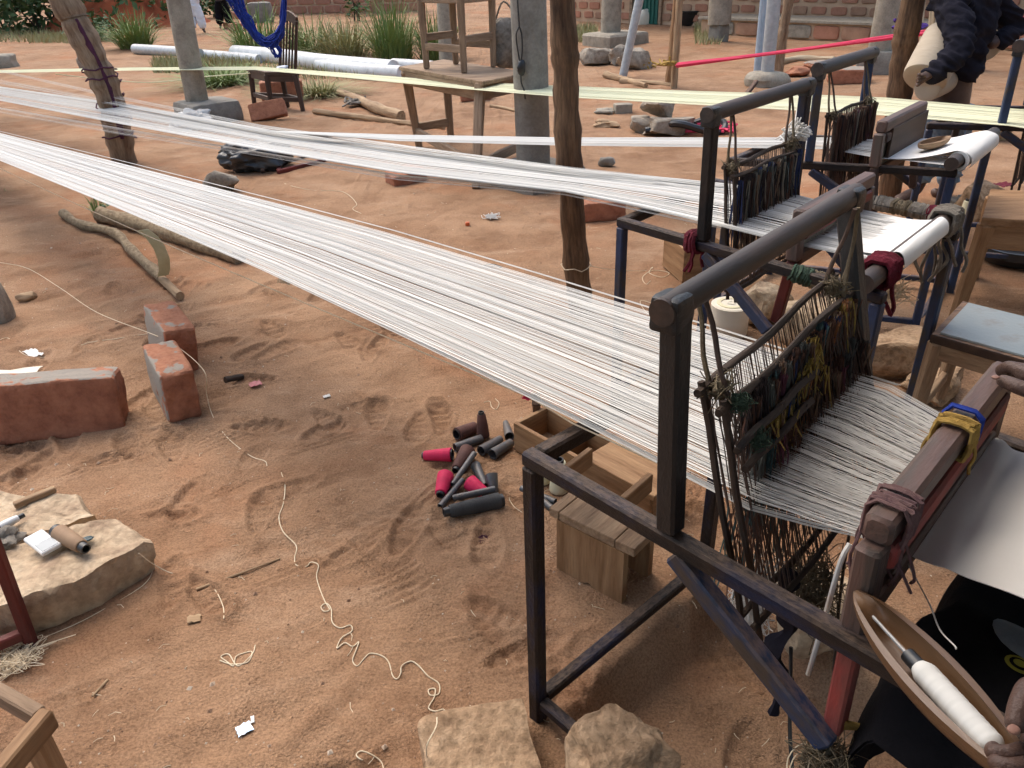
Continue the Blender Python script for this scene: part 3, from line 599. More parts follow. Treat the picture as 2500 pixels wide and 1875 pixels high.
# red earth mound
def mound(c, rx, ry, h, seed, m, name, label=None):
    n = 60; V = []; F = []
    for j in range(n+1):
        for i in range(n+1):
            x = -1+2*i/n; y = -1+2*j/n; r = math.hypot(x, y); V.append((x, y, r))
    A = np.array(V); nz = fbm(np.stack([A[:, 0]*3+seed, A[:, 1]*3, A[:, 2]*0], -1), 5); z = h*np.clip(1-A[:, 2]**1.15, 0, 1)*(1+.25*nz)+.05*nz*(A[:, 2] < 1) - .1
    P = np.stack([A[:, 0]*rx+c.x, A[:, 1]*ry+c.y, z], -1)
    for j in range(n):
        for i in range(n): k = j*(n+1)+i; F.append((k, k+1, k+n+2, k+n+1))
    mb = MB(); mb.add(P.tolist(), F); return mb.build(name, m)
struct(mound(at(278, 54), 2.7, 2.6, 1.9, 2, m_mound, 'earth_mound')); struct(mound(at(225, 60), 1.3, 1.3, .5, 5, m_mound, 'earth_mound'))

# ------------------------------------------------------------------ furniture in the yard
def quad_furniture(name, label, cat, tops, feet, ztop, th, apron, leg, m, stretch=None, parts_top='top', over=0, mtop=None, z0=0, legnames='leg'):
    "tops: 4 corners of the top (xy), feet: 4 leg ends"
    c = sum(tops, Vector())/4; t = thing(name, label, cat, Vector((c.x, c.y, z0)))
    mb = MB(); P = [Vector((p.x, p.y, 0)) for p in tops]; cc = Vector((c.x, c.y, 0)); V = []
    for z, k in ((ztop-th, 1), (ztop-th*.2, 1.004), (ztop, .995)): V += [cc+(p-cc)*k*(1+over)+Vector((0, 0, z)) for p in P]
    mb.add(V, [(3, 2, 1, 0), (8, 9, 10, 11)] + [(r*4+i, r*4+(i+1) % 4, r*4+4+(i+1) % 4, r*4+4+i) for r in range(2) for i in range(4)]); mb.build(parts_top, mtop or m, t, smooth=False)
    Q = [cc+(p-cc)*.9 for p in P]
    if apron:
        for i in range(4):
            mb = MB(); a, b = Q[i], Q[(i+1) % 4]; mb.bar(a+Vector((0, 0, ztop-th-apron/2)), b+Vector((0, 0, ztop-th-apron/2)), leg*.6, apron); mb.build('apron', m, t)
    for i in range(4):
        mb = MB(); mb.bar(Vector((feet[i].x, feet[i].y, feet[i].z)), Q[i]+Vector((0, 0, ztop-th)), leg*.85, leg*.85, w2=leg*1.1, h2=leg*1.1); mb.build('leg', m, t)
    for (i, j, z) in (stretch or []):
        f = (z-z0)/(ztop-th-z0); a = feet[i]+(Q[i]+Vector((0, 0, ztop-th))-feet[i])*f; b = feet[j]+(Q[j]+Vector((0, 0, ztop-th))-feet[j])*f
        mb = MB(); mb.bar(a, b, leg*.55, leg*1.0); mb.build('stretcher', m, t)
    return t, Q
# big table
zt = .76; L_, F_, B_ = at(862, 144, zt), at(1042, 176, zt), at(958, 128, zt); R_ = F_+(B_-L_); tops = [L_, F_, R_, B_]
c = sum(tops, Vector())/4; feet = [Vector((c.x, c.y, 0))+(Vector((p.x, p.y, 0))-Vector((c.x, c.y, 0)))*.86 for p in tops]; feet[0] = at(906, 318); feet[1] = at(1028, 408)
quad_furniture('wooden_table', 'large rough wooden table with splayed legs, a smaller table standing on it', 'table', tops, feet, zt, .03, .12, .075, m_woodg, [(0, 3, .2), (1, 2, .16), (0, 1, .16)])
zs = zt+.004; f4 = [at(922, 148, zs), at(1003, 157, zs), at(1066, 144, zs), at(985, 138, zs)]; cs = sum(f4, Vector())/4
tops2 = [cs+(p-cs)*1.15 for p in f4]
quad_furniture('small_table', 'smaller wooden table standing on top of the large rough table', 'table', tops2, f4, zs+.68, .03, .13, .06, m_woodg, [(0, 1, zs+.18), (1, 2, zs+.25), (2, 3, zs+.18), (3, 0, zs+.25)], z0=zs)
# chair
def chair():
    A, B, C, D = at(550, 228), at(588, 240), at(655, 241), at(622, 232); zt = .46
    t, Q = quad_furniture('wooden_chair', 'dark wooden dining chair with slatted back, beside the red block', 'chair', [A, B, C, D], [A, B, C, D], zt, .035, .08, .055, m_wooddk, [(0, 1, .14), (1, 2, .14), (2, 3, .14), (3, 0, .14)], parts_top='seat', over=.08)
    bk = ((C+D)/2-(A+B)/2).normalized()*.13; z1 = 1.02; c0 = Q[2].lerp(Q[3], -.05)+Vector((0, 0, zt)); d0 = Q[3].lerp(Q[2], -.05)+Vector((0, 0, zt)); c1 = c0+bk+Vector((0, 0, z1-zt)); d1 = d0+bk+Vector((0, 0, z1-zt))
    for a, b in ((c0, c1), (d0, d1)):
        mb = MB(); mb.bar(a, b, .032, .04); mb.build('back_post', m_wooddk, t)
    mb = MB(); pts = [d1.lerp(c1, q)+Vector((0, 0, .02+.06*math.sin(math.pi*q))) for q in np.linspace(0, 1, 9)]
    for a, b in zip(pts[:-1], pts[1:]): mb.bar(a-Vector((0, 0, .03)), b-Vector((0, 0, .03)), .03, .11, ch=.05)
    mb.build('top_rail', m_wooddk, t)
    for q in (.22, .41, .6, .79):
        mb = MB(); mb.bar(d0.lerp(c0, q)+Vector((0, 0, .02)), d1.lerp(c1, q), .020, .014); mb.build('slat', m_wooddk, t)
    mb = MB(); p = at(608, 152, zt); mb.rock(p+Vector((0, 0, .02)), (.16, .12, .06), p=2, amp=.5, n=6); tag(mb.build('rag', m_whitecl), 'crumpled white rag lying on the chair seat', 'rag')
chair()
# blue yarn hank hanging in front of the chair (from the shelter beam above)
def hank():
    o = at(600, 240); yy = o.y-.25; t = MB()
    def P(x, y, dx=0, dy=0): d = ray(x, y); p = Vector((0, 0, CAM_H))+d*((yy+dy)/d.y); return p+Vector((dx, 0, 0))
    for k in range(34):
        j = lambda s=6: random.gauss(0, s)
        dz = random.gauss(0, .04); pts = [P(488+j(10), -70, 0, dz), P(505+j(9), 0, 0, dz), P(530+j(6), 45+j(4), 0, dz), P(558+j(5), 82+j(5), 0, dz), P(582+j(6), 92+j(6), 0, dz), P(603+j(4), 70+j(5), 0, dz), P(611+j(3), 30, 0, dz), P(614+j(5), -70, 0, dz)]
        t.tube(spline(pts, 4), .007, 4)
    for k in range(7):
        j = lambda s=3: random.gauss(0, s)
        t.tube(spline([P(580+j(), 92+j()), P(588+j(), 112+j()), P(600+j(), 122+j(2)), P(604+j(2), 108+j()), P(592+j(), 95+j())], 4), .008, 4)
    tag(t.build('yarn_hank', m_blue), 'bright blue tangled yarn hank hanging before the wooden chair', 'yarn')
hank()
# grey jerry bag hanging at the table
p = at(1098, 150, .75); mb = MB(); mb.rock(p+Vector((.0, .2, .20)), (.28, .2, .36), .3, p=3.5, amp=.14, n=9, seed=3); mb.tube(spline([p+Vector((-.1, .2, .37)), p+Vector((-.02, .2, .52)), p+Vector((.1, .2, .38))], 4), .008, 5); tag(mb.build('bag', m_greyrag), 'grey brown cloth bag standing on the table corner against the pillar', 'bag')

# ------------------------------------------------------------------ loose bricks and stones
def brick(label, x, y, size, rot, m=m_brick, tilt=(0, 0), sink=0, seed=0, name='red_block', amp=.028, p=14, n=12, cat='brick'):
    c = gat(x, y); hz = size[2]/2; mb = MB(); mb.rock((c.x, c.y, c.z+hz-sink), size, rot, p=p, amp=amp, n=n, seed=seed, tilt=tilt, fs=4); return tag(mb.build(name, m, angle=28), label, cat)
brick('big red block lying on its edge at the left, cement along its top', 138, 928, (.50, .135, .25), .22, m_brickt, seed=1, n=20, sink=.01, tilt=(-.10, .06), p=16)
brick('upper of two mortared blocks below the peeled branch', 382, 774, (.14, .37, .23), .60, m_brickm, seed=2, n=18, p=16, sink=.01, tilt=(.03, .12))
brick('lower mortared red block with grey cement left face, string across it', 384, 866, (.135, .36, .22), .56, m_brickm, seed=3, n=18, p=16, sink=.01, tilt=(0, .06))
brick('flat brown block propped slanting before the chair legs', 582, 258, (.42, .10, .2), .12, m_brick, tilt=(-.5, -.16), seed=4)
brick('upright red block behind the chair legs', 612, 214, (.55, .25, .24), .25, m_brick, seed=5)
brick('half buried red block below the second warp', 878, 392, (.30, .2, .12), .55, m_brick, seed=6, sink=.02, tilt=(.1, -.1))
brick('red block lying right of the straight wooden pole', 1300, 472, (.3, .14, .13), .15, m_brick, seed=7)
brick('distant red block beyond the large table', 1028, 216, (.4, .22, .2), .1, m_brick, seed=8)
brick('pale red block on the ground behind the third loom', 1832, 178, (.5, .34, .18), -.2, m_brickt, seed=9)
brick('flat broken slab behind the third loom pipe', 1785, 148, (.55, .4, .1), .2, m_brickt, seed=10, amp=.06)
brick('small buff block behind the straight pole', 1345, 245, (.2, .14, .11), .1, m_conc, seed=11)
for i, (x, y) in enumerate(((500, 62), (512, 66), (528, 64), (505, 54), (522, 56))): brick(['first', 'second', 'third', 'upper left', 'upper right'][i] + ' of the small red bricks stacked behind the two people', x, y, (.42, .2, .19), .05*i, m_brickw, seed=20+i, sink=-.19 if i > 2 else 0, n=4)
def stone(label, x, y, size, rot=0, m=m_stoneg, p=3.2, amp=.16, seed=0, sink=None, n=9, dz=0, tilt=(0, 0), cat='stone', fs=2.5, name='stone'):
    c = gat(x, y); mb = MB(); mb.rock((c.x, c.y, c.z+size[2]/2-(sink if sink is not None else size[2]*.12)+dz), size, rot, p=p, amp=amp, n=n, seed=seed, tilt=tilt, fs=fs, cuts=10 if p < 6.5 and amp < .2 else 3 if p > 8.5 else 0); return tag(mb.build(name, m, angle=32), label, cat)
stone('single rough grey stone left of the half buried block', 480, 412, (.3, .2, .2), .1, seed=1)
stone('grey stone at the left edge of the loose stones by the leaning pipe', 1286, 140, (.55, .4, .3), .2, seed=2)
stone('upright grey stone behind the leaning metal pipe', 1335, 140, (.35, .3, .34), .2, seed=3, p=5)
stone('blocky pale stone right of the leaning metal pipe', 1368, 148, (.55, .35, .32), -.1, seed=4, p=5)
stone('pointed top stone of the three stone pile', 1425, 284, (.36, .28, .26), .4, m_stoneg, seed=5, p=5, dz=.16, tilt=(.1, .3))
stone('left lower stone of the three stone pile', 1388, 285, (.26, .25, .2), .1, m_stoneg, seed=6, p=6)
stone('long lower stone of the three stone pile', 1440, 290, (.5, .24, .19), .15, m_stoneg, seed=7, p=6)
stone('rock behind the crooked trunk', 198, 148, (.45, .35, .3), .1, seed=8)
stone('red round stone on the sand left of the third loom', 1718, 165, (.4, .3, .14), .1, m_brick, seed=9, p=2.6)
stone('stone with flat top at the far left edge of the yard', 5, 146, (.55, .4, .28), 0, m_conc, seed=10, p=7, amp=.05)
stone('upright grey slab stone at the left edge', 8, 690, (.12, .14, .27), .3, m_stoneg, seed=11, p=5, amp=.09, sink=.02)
stone('small dark clod on the sand between pole and second loom', 1312, 358, (.14, .1, .09), 0, m_concg, seed=12)
stone('straw tuft lump on the sand beyond the near warp', 1308, 272, (.22, .16, .07), 0, m_stick, seed=13, amp=.4)
stone('pale flat rubble lump before the stone pile', 1305, 268-22, (.22, .16, .06), 0, m_conc, seed=14, amp=.3)
stone('bottom buff boulder by the foot of the near loom leg', 1045, 1668, (.27, .21, .13), .2, m_stoner, seed=31, p=9, amp=.055, n=24, sink=.03, tilt=(.08, .05))
stone('pointed brown boulder resting against the near loom foot rail', 1330, 1685, (.24, .19, .19), .5, m_stoner, seed=37, p=4, amp=.14, n=20, sink=.04, tilt=(.1, .3))
# flat slabs at the left carrying the phone
def slab(label, corners, z, seed, m=m_stone):
    P = [at(x, y, z) for x, y in corners]; c = sum(P, Vector())/len(P); n = 34; V = []; G = []; F = []; ang = [math.atan2(p.y-c.y, p.x-c.x) for p in P]
    order = sorted(range(len(P)), key=lambda i: ang[i]); P = [P[i] for i in order]
    ring = []
    for i in range(len(P)):
        a, b = P[i], P[(i+1) % len(P)]
        for k in range(12): ring.append(a.lerp(b, k/12))
    m_ = len(ring); rad = [0, .25, .5, .7, .85, .95, 1.0, 1.02, 1.0, .96]
    for r, q in enumerate(rad):
        for i, p in enumerate(ring):
            s = 1+.07*vnoise(np.array([[p.x*6+seed, p.y*6, 1.3]]))[0]; qq = c.lerp(p, q*s); zz = z
            if r == 6: zz = z-.02
            if r == 7: zz = z-.06
            if r == 8: zz = z*.4
            if r == 9: zz = -.03
            V.append([qq.x, qq.y, zz])
    A = np.array(V); A[:, 2] += .015*fbm(np.stack([A[:, 0]*9+seed, A[:, 1]*9, A[:, 2]*9], -1), 4)*(A[:, 2] > .0); A[:, :2] += .012*np.stack([fbm(A*11+seed, 3), fbm(A*11+seed+40, 3)], -1)*(A[:, 2:3] < z-.01)
    for r in range(len(rad)-1):
        for i in range(m_): F.append((r*m_+i, r*m_+(i+1) % m_, (r+1)*m_+(i+1) % m_, (r+1)*m_+i))
    mb = MB(); mb.add(A.tolist(), F); return tag(mb.build('flat_stone', m, angle=50), label, 'stone')
slab('front flat buff stone at the left carrying the phone and tan cone', [(318, 1165), (255, 1115), (120, 1150), (-60, 1200), (-120, 1330), (30, 1310), (200, 1235)], .12, 3)
slab('rear flat buff stone behind the phone stone', [(212, 1108), (170, 1062), (60, 1075), (-60, 1040), (-90, 1130), (60, 1160), (150, 1130)], .105, 8)
def stick_px(label, px, r, m, name='stick', lift=0, n=10, rough=.12, cat='stick', seed=0):
    pts = []
    for i, (x, y) in enumerate(px): pts.append(gat(x, y, 0)+Vector((0, 0, (r[0]+(r[1]-r[0])*i/(len(px)-1))*.85+lift)))
    sp = spline(pts, 6); ri = [r[0]+(r[1]-r[0])*k/(len(sp)-1) for k in range(len(sp))]; ri = [q*(1+.08*math.sin(k*1.3+seed)) for k, q in enumerate(ri)]
    mb = MB(); mb.tube(sp, ri, n, rough=rough, seed=seed); return tag(mb.build(name, m), label, cat), sp
stick_px('thick brown log lying under the near warp at the left', [(222, 478), (330, 505), (420, 535), (520, 568)], (.058, .05), m_barkl, 'log', cat='log', n=16, seed=3)
br = thing('peeled_branch', 'crooked lichen spotted branch with a peeled bark strip standing up', 'branch', at(260, 560))
def branch():
    px = [(138, 468), (175, 492), (250, 512), (285, 548), (330, 590), (362, 622), (392, 650)]; pts = [gat(x, y)+Vector((0, 0, .03)) for x, y in px]; sp = spline(pts, 6)
    cut = int(len(sp)*.80); mb = MB(); mb.tube(sp[:cut], [.030+.004*math.sin(k*1.1) for k in range(cut)], 12, rough=.12, seed=2); mb.build('bark_stem', m_barkl, br)
    mb = MB(); mb.tube(sp[cut-2:], [.024]*(len(sp)-cut+2), 8, rough=.05); mb.build('bare_wood', m_stick, br)
    a = sp[cut]+Vector((0, 0, .03)); d = Vector((.1, -.1, 0)); V = []; F = []; s = Vector((.026, .012, 0))
    for k, (x, z) in enumerate(((0, 0), (.018, .04), (.028, .10), (.020, .17), (-.005, .23), (-.05, .275))):
        c = a+Vector((x, 0, z)); V += [c-s, c+s, c+s+Vector((.004, .006, 0)), c-s+Vector((.004, .006, 0))]
    for k in range(5):
        for e in range(4): F.append((k*4+e, k*4+(e+1) % 4, k*4+4+(e+1) % 4, k*4+4+e))
    F += [(0, 1, 2, 3), (20, 21, 22, 23)]; mb = MB(); mb.add(V, F); mb.build('bark_strip', mat('inner_bark', (.50, .44, .26), (.42, .36, .2), scale=20, rough=.6, bump=.1), br)
branch()
stick_px('thick knotted log lying right of the chair', [(838, 240-2), (880, 255), (925, 272), (985, 298)][0:4] if 0 else [(735, 208), (770, 222), (820, 245), (868, 262)], (.055, .065), m_stick, 'log', cat='log', n=12, seed=6)
stick_px('thin straight stick lying below the knotted log', [(680, 246), (760, 256), (850, 268), (960, 280)], (.035, .03), m_stick, seed=7)
stick_px('pale split stick lying by the leaning metal pipe', [(1308, 168), (1350, 178), (1395, 190)], (.05, .035), m_stick, seed=8)
stick_px('thin pale stick crossing beside the orange stake', [(1340, 180), (1400, 183), (1450, 188)], (.035, .03), m_stick, seed=9)
stick_px('short stick lying left of the thick grey pillar', [(1060, 232), (1120, 243)], (.022, .02), m_stick, seed=10)
stick_px('white pole lying behind the third loom', [(1640, 152), (1720, 134), (1800, 136)], (.055, .05), m_bamboo, seed=11)
stick_px('pale stick behind the second loom pipe', [(1740, 318), (1800, 326)], (.02, .018), m_stick, seed=12)
stick_px('thin dry twig on the near sand', [(425, 1275), (520, 1240), (605, 1208)], (.004, .003), m_stick, 'twig', seed=13, cat='twig')
stick_px('small straw lying on the bottom left sand', [(200, 1505), (233, 1470)], (.003, .003), m_stick, 'twig', seed=14, cat='twig')
for i, (x0, y0, x1, y1, lab) in enumerate(((1987, 108, 2000, -40, 'left of three thin bamboo rods behind the third loom'), (2006, 118, 2014, -40, 'middle of three thin bamboo rods behind the third loom'), (2014, 122, 2018, -40, 'right of three thin bamboo rods behind the third loom'))):
    a = at(x0, y0); d = ray(x1, y1); b_ = Vector((0, 0, CAM_H))+d*((a.y+.4)/d.y); mb = MB(); pts = [a.lerp(b_, k/10) for k in range(11)]; mb.tube(pts, [.022+(.004 if k % 2 else 0) for k in range(11)], 7); tag(mb.build('bamboo_rod', m_bamboo), lab, 'rod', 'bamboo rods')
# white pipes on the ground
def gpipe(label, px, r, m, hollow=False):
    pts = [at(x, y, r*.9) for x, y in px]; mb = MB(); sp = spline(pts, 5) if len(px) > 2 else [pts[0].lerp(pts[1], k/6) for k in range(7)]
    mb.tube(sp, r, 14); return tag(mb.build('drain_pipe', m), label, 'pipe', 'pipes on the ground')
gpipe('short grey pipe lying left of the leaning pillar', [(292, 106), (380, 112), (432, 117)], .105, m_galv)
gpipe('long white pipe lying between pillar and chair', [(430, 116), (500, 122), (560, 128)], .085, m_pvc)
gpipe('thick white pipe lying behind the chair', [(508, 114), (600, 122), (700, 136), (850, 150)], .14, m_pvc)
gpipe('white pipe end poking towards the tables', [(690, 140), (780, 152), (868, 158)], .11, m_pvc)
gpipe('white pipe lying beside the table leg at the back', [(850, 138), (935, 144)], .09, m_pvc)
# black basin
def basin():
    c = at(1487, 54); mb = MB(); mb.lathe([(.0, 0), (.26, 0), (.29, .02), (.40, .30), (.44, .31), (.44, .335), (.41, .335), (.385, .31), (.27, .05), (0, .05)], c, c+Vector((0, 0, 1)), 28); tag(mb.build('basin', m_plastd), 'wide black plastic basin standing before the brick building', 'basin')
    p = at(1398, 55, .3)
basin()
mb = MB(); mb.rock(at(1390*1.0+1, 52)+Vector((0, 0, .12)), (.3, .2, .42), p=2.5, amp=.2, n=6); tag(mb.build('sack', m_creamw), 'small pale sack standing near the green door', 'sack')
# tyre loop and pink scraps by stone pile
mb = MB(); c = at(1500, 286); ring = [c+Vector((.30*math.cos(a), .13*math.sin(a), .06+.05*math.sin(a*2))) for a in np.linspace(0, 2*math.pi, 25)]; mb.tube(ring, .035, 8); mb.tube([c+Vector((-.5, -.02, .04)), c+Vector((-.25, -.02, .07))], .03, 8); tag(mb.build('rubber_loop', m_plastd), 'black rubber loop lying against the stone pile', 'rubber loop')
def tangle(label, c, r, h, n, rad, m, name='yarn_tangle', seed=0, cat='yarn', loops=4):
    rs = random.Random(seed); mb = MB()
    for k in range(n):
        pts = [c+Vector((rs.gauss(0, .5)*r, rs.gauss(0, .5)*r, rad+abs(rs.gauss(0, .5))*h)) for _ in range(loops)]; mb.tube(spline(pts, 5), rad, 4)
    return tag(mb.build(name, m), label, cat)
tangle('magenta yarn scrap right of the black rubber loop', at(1550, 284), .28, .06, 12, .012, m_pinky, seed=1)
tangle('yellow yarn tied at the foot of the orange stake', at(1395, 147), .2, .12, 14, .015, m_mustard, seed=2)
tangle('pale rubble and lint heap right of the chair grass', at(770, 225), .14, .05, 40, .012, m_greyrag, seed=3, cat='lint')
tangle('grey lint tuft beside the small orange cap', at(1060, 470), .05, .02, 30, .002, m_paper, seed=4, cat='lint')
# sagging red frame with black bag, white bag
def lying_frame():
    a = at(600, 382); t = thing('crate_skeleton', 'small reddish wooden frame lying on the sand beside the black bag', 'frame', a)
    P = lambda x, y, z=.02: at(x, y, z)
    segs = [(P(568, 372, .01), P(558, 318, .16)), (P(604, 372, .01), P(592, 316, .16)), (P(560, 332, .10), P(600, 340, .10)), (P(600, 372), P(722, 342)), (P(575, 366), P(690, 330)), (P(650, 290, .12), P(712, 294, .12)), (P(722, 342, .02), P(712, 294, .12)), (P(690, 330, .02), P(652, 290, .12))]
    for k, (p, q) in enumerate(segs):
        mb = MB(); mb.bar(p, q, .035, .04); mb.build('rail' if k > 1 else 'leg', m_redb if k % 2 else m_wooddk, t)
lying_frame()
def plastic_bag(label, x, y, size, m, seed):
    c = at(x, y); mb = MB(); mb.rock(c+Vector((0, 0, size[2]*.4)), size, .2, p=2.4, amp=.30, n=22, seed=seed, fs=5, bottom=.0); return tag(mb.build('plastic_bag', m, angle=60), label, 'bag')
plastic_bag('crumpled shiny black plastic bag on the sand below the second warp', 560, 366, (.52, .3, .26), m_black, 5)
plastic_bag('thin white plastic bag by the left pillar footing, behind the yarns', 418, 280, (.42, .25, .22), m_pvc, 9)
# leaf / rag at the left slab, paper scraps
mb = MB(); c = gat(58, 650); mb.rock(c+Vector((0, 0, .02)), (.1, .06, .05), .3, p=2.2, amp=.35, n=8, seed=2); tag(mb.build('dry_husk', m_stick), 'dry curled husk lying beside the upright slab stone', 'husk')
def scrap(label, x, y, w, h, rot, m, cat='paper', name='paper_scrap', z=.004, seed=0):
    c = gat(x, y); n = 5; V = []; F = []; rs = random.Random(seed); e = Vector((math.cos(rot), math.sin(rot), 0)); f = Vector((-e.y, e.x, 0))
    jit = [[rs.uniform(-.12, .12) for _ in range(2)] for _ in range((n+1)**2)]
    for s in (0, 1):
        for j in range(n+1):
            for i in range(n+1):
                k = jit[j*(n+1)+i]; p = c+e*((i/n-.5+k[0]*.5)*w)+f*((j/n-.5+k[1]*.5)*h); V.append(p+Vector((0, 0, z+.012*abs(math.sin(i*1.3+j*.9+seed))*min(1, w*12)-.0015*s)))
    N_ = (n+1)**2
    for j in range(n):
        for i in range(n): k = j*(n+1)+i; F += [(k, k+1, k+n+2, k+n+1), (N_+k, N_+k+n+1, N_+k+n+2, N_+k+1)]
    for i in range(n):
        for a, b_ in ((i, i+1), (n*(n+1)+i+1, n*(n+1)+i), ((i+1)*(n+1), i*(n+1)), (i*(n+1)+n, (i+1)*(n+1)+n)): F.append((a, N_+a, N_+b_, b_))
    mb = MB(); mb.add(V, F); return tag(mb.build(name, m, angle=60), label, cat)
scrap('white torn paper scrap above the big red block', 72, 765, .05, .11, .9, m_paper, seed=1)
scrap('flat torn cardboard piece against the big red block', 30, 812, .2, .1, .2, m_creamw, 'cardboard', 'cardboard_scrap', seed=2)
scrap('blue and silver foil sachet scrap on the near sand', 528, 1578, .035, .03, .6, m_tin, 'wrapper', 'foil_scrap', seed=3)
scrap('tiny white foil corner beside the foil sachet', 546, 1556, .008, .02, .3, m_white, 'wrapper', 'foil_scrap', seed=4)
scrap('tan cardboard chip on the near sand', 420, 1340, .035, .028, .2, m_stick, 'cardboard', 'cardboard_scrap', seed=5)
scrap('pink plastic scrap right of the mortared blocks', 552, 832, .05, .045, .5, mat('pink_plastic', (.55, .2, .2), (.42, .12, .13), scale=30, rough=.5), 'plastic', 'plastic_scrap', seed=6)
scrap('small white lint scrap on the sand below the warp', 706, 858, .03, .02, .5, m_paper, 'lint', 'lint_scrap', seed=7)
mb = MB(); c = gat(1010, 487); mb.rock(c+Vector((0, 0, .01)), (.03, .03, .03), p=4, amp=.05, n=5); tag(mb.build('bottle_cap', mat('orange_plastic', (.6, .13, .04), (.5, .1, .03), rough=.4)), 'tiny orange bottle cap on the sand beyond the warp', 'cap')
stick_px('dark brown clod stick right of the blocks', [(488, 826), (525, 818)], (.014, .012), m_twig, 'clod', cat='clod', seed=21)
mb = MB(); c = gat(1062, 580); mb.tube(spline([c+Vector((-.06, .03, .005)), c+Vector((0, .04, .012)), c+Vector((.06, 0, .006)), c+Vector((0, .005, .01)), c+Vector((-.05, .01, .005))], 5), .004, 5); tag(mb.build('rubber_strip', m_plastd), 'bent dark rubber strip on the sand above the near warp', 'strip')
tangle('dark purple lint twist on the sand below the cone pile', gat(1040, 1165), .03, .004, 12, .0009, m_purple, seed=8, cat='lint')
# plank chip on rear stone
mb = MB(); a, b_ = at(30, 1092, .12), at(120, 1056, .12); mb.bar(a, b_, .022, .02); tag(mb.build('wood_lath', m_stick), 'short wooden lath lying on the rear flat stone', 'lath')
# phone, bobbins on stone
def phone():
    c = at(92, 1172, .15); e = (at(118, 1190, .15)-at(66, 1150, .15)).normalized(); f = Vector((-e.y, e.x, 0)); t = thing('mobile_phone', 'small white mobile phone lying on the front flat stone', 'phone', c)
    mb = MB(); mb.bar(c-e*.058, c+e*.058, .056, .014, ch=.25); mb.build('body', m_white, t)
    mb = MB(); mb.bar(c+e*.004+Vector((0, 0, .0065)), c+e*.052+Vector((0, 0, .0065)), .046, .003, ch=.2); mb.build('screen', m_glass, t)
    mb = MB(); mb.bar(c-e*.010+Vector((0, 0, .0058)), c-e*.006+Vector((0, 0, .0058)), .012, .002); mb.build('button', m_galv, t)
    for i in range(4):
        for j in range(3):
            k = MB(); q = c-e*(.018+.010*i)+f*(.015*(j-1))+Vector((0, 0, .0068)); k.bar(q-e*.003, q+e*.003, .010, .002); k.build('key', m_white, t)
phone()
def cone(label, A, B, ra, rb, thread, core=m_plast, wound=(.12, .86), group='thread cones', name='thread_cone', flange=False):
    "A wide end, B narrow end; wound = part of the length covered by thread"
    A = Vector(A); B = Vector(B); t = thing(name, label, 'thread cone' if thread else 'bobbin tube', (A+B)/2-Vector((0, 0, ra)), group); k = .78 if thread else 1
    mb = MB(); mb.lathe([(ra*k*.8, .04), (ra*k*.86, 0), (ra*k, 0), (ra*k*1.0, .02), (rb*k, .97), (rb*k*.95, 1), (rb*k*.7, 1), (rb*k*.7, .93), (ra*k*.8, .04)], A, B, 18); mb.build('core', core, t)
    if thread:
        a, b = wound; mb = MB(); mb.lathe([(ra*.78, a-.005), (ra*.97, a), (ra*1.0, a+.03), (ra+(rb-ra)*.5+.001, .5), (rb*1.06, b-.02), (rb*.95, b), (rb*.78, b+.005)], A, B, 20); mb.build('thread', thread, t)
    return t
tilt_c = at(150, 1155, .16)
cone('tan thread cone lying on the front flat stone beside the phone', at(120, 1146, .155), at(186, 1186, .15), .026, .019, m_kraft, m_plastd)
cone('white bobbin at the left edge on the rear flat stone', at(-6, 1142, .13), at(52, 1112, .13), .014, .010, m_white, m_plastd, (.1, .78))
mb = MB(); c = at(5, 1165, .13); mb.rock(c, (.10, .09, .05), .3, p=2.2, amp=.5, n=12, seed=4); tag(mb.build('rag', m_greyrag), 'crumpled grey striped rag at the left edge beside the phone', 'rag')
mb = MB(); c = at(186, 1165, .135); mb.rock(c, (.04, .022, .01), .5, p=2.2, amp=.3, n=6, seed=4); tag(mb.build('plastic_flake', mat('teal_black_plastic', (.02, .05, .06), (.05, .1, .11), rough=.3)), 'dark teal plastic flake beside the tan cone', 'plastic')
plastic_bag('small dark blue plastic wad under the front flat stone edge', 305, 1232, (.07, .05, .035), mat('dark_blue_plastic', (.02, .03, .04), (.04, .06, .07), rough=.35), 12)
# pile of cones on the sand (positions in photo pixels -> ground)
def c2(x, y): return ((600+x/3.456)/KX, (930+y/3.456)/KX)
def lying(label, a, b, ra, rb, th, core=m_plast, wound=(.1, .88), za=None, zb=None):
    ra *= 1.18; rb *= 1.18
    pa = at(*c2(*a), gz(*at(*c2(*a))[:2])+(za if za is not None else ra)); pb = at(*c2(*b), gz(*at(*c2(*b))[:2])+(zb if zb is not None else rb)); return cone(label, pa, pb, ra, rb, th, core, wound)
lying('brown cone lying open end forward at the top of the pile', (1775, 455), (1945, 385), .023, .018, m_brownt, m_plastd, (.05, .95))
p = at(*c2(2005, 470), 0); cone('brown cone standing upright at the top of the pile', p+Vector((0, 0, .0)), p+Vector((-.004, .012, .105)), .025, .015, m_brownt, m_plastd, (.03, .9))
lying('grey bare tube touching the upright brown cone', (1765, 565), (1990, 485), .015, .014, None)
lying('grey hollow tube with open end, left of a pair', (1985, 590), (2150, 490), .017, .013, None)
lying('grey hollow tube with open end, right of a pair', (2080, 620), (2240, 520), .018, .014, None)
lying('grey tapered tube against the wooden box corner', (2225, 470), (2192, 352), .016, .010, None)
lying('magenta cone lying at the left of the pile', (1745, 622), (1490, 630), .022, .014, m_pink, m_plastd, (.04, .94))
lying('brown cone lying at the heart of the pile', (1880, 580), (1770, 760), .026, .016, m_brownt, m_plastd, (.04, .92), za=.03)
lying('thin grey tube leaning over the brown cone', (1928, 612), (1745, 875), .009, .0085, None, za=.05, zb=.022)
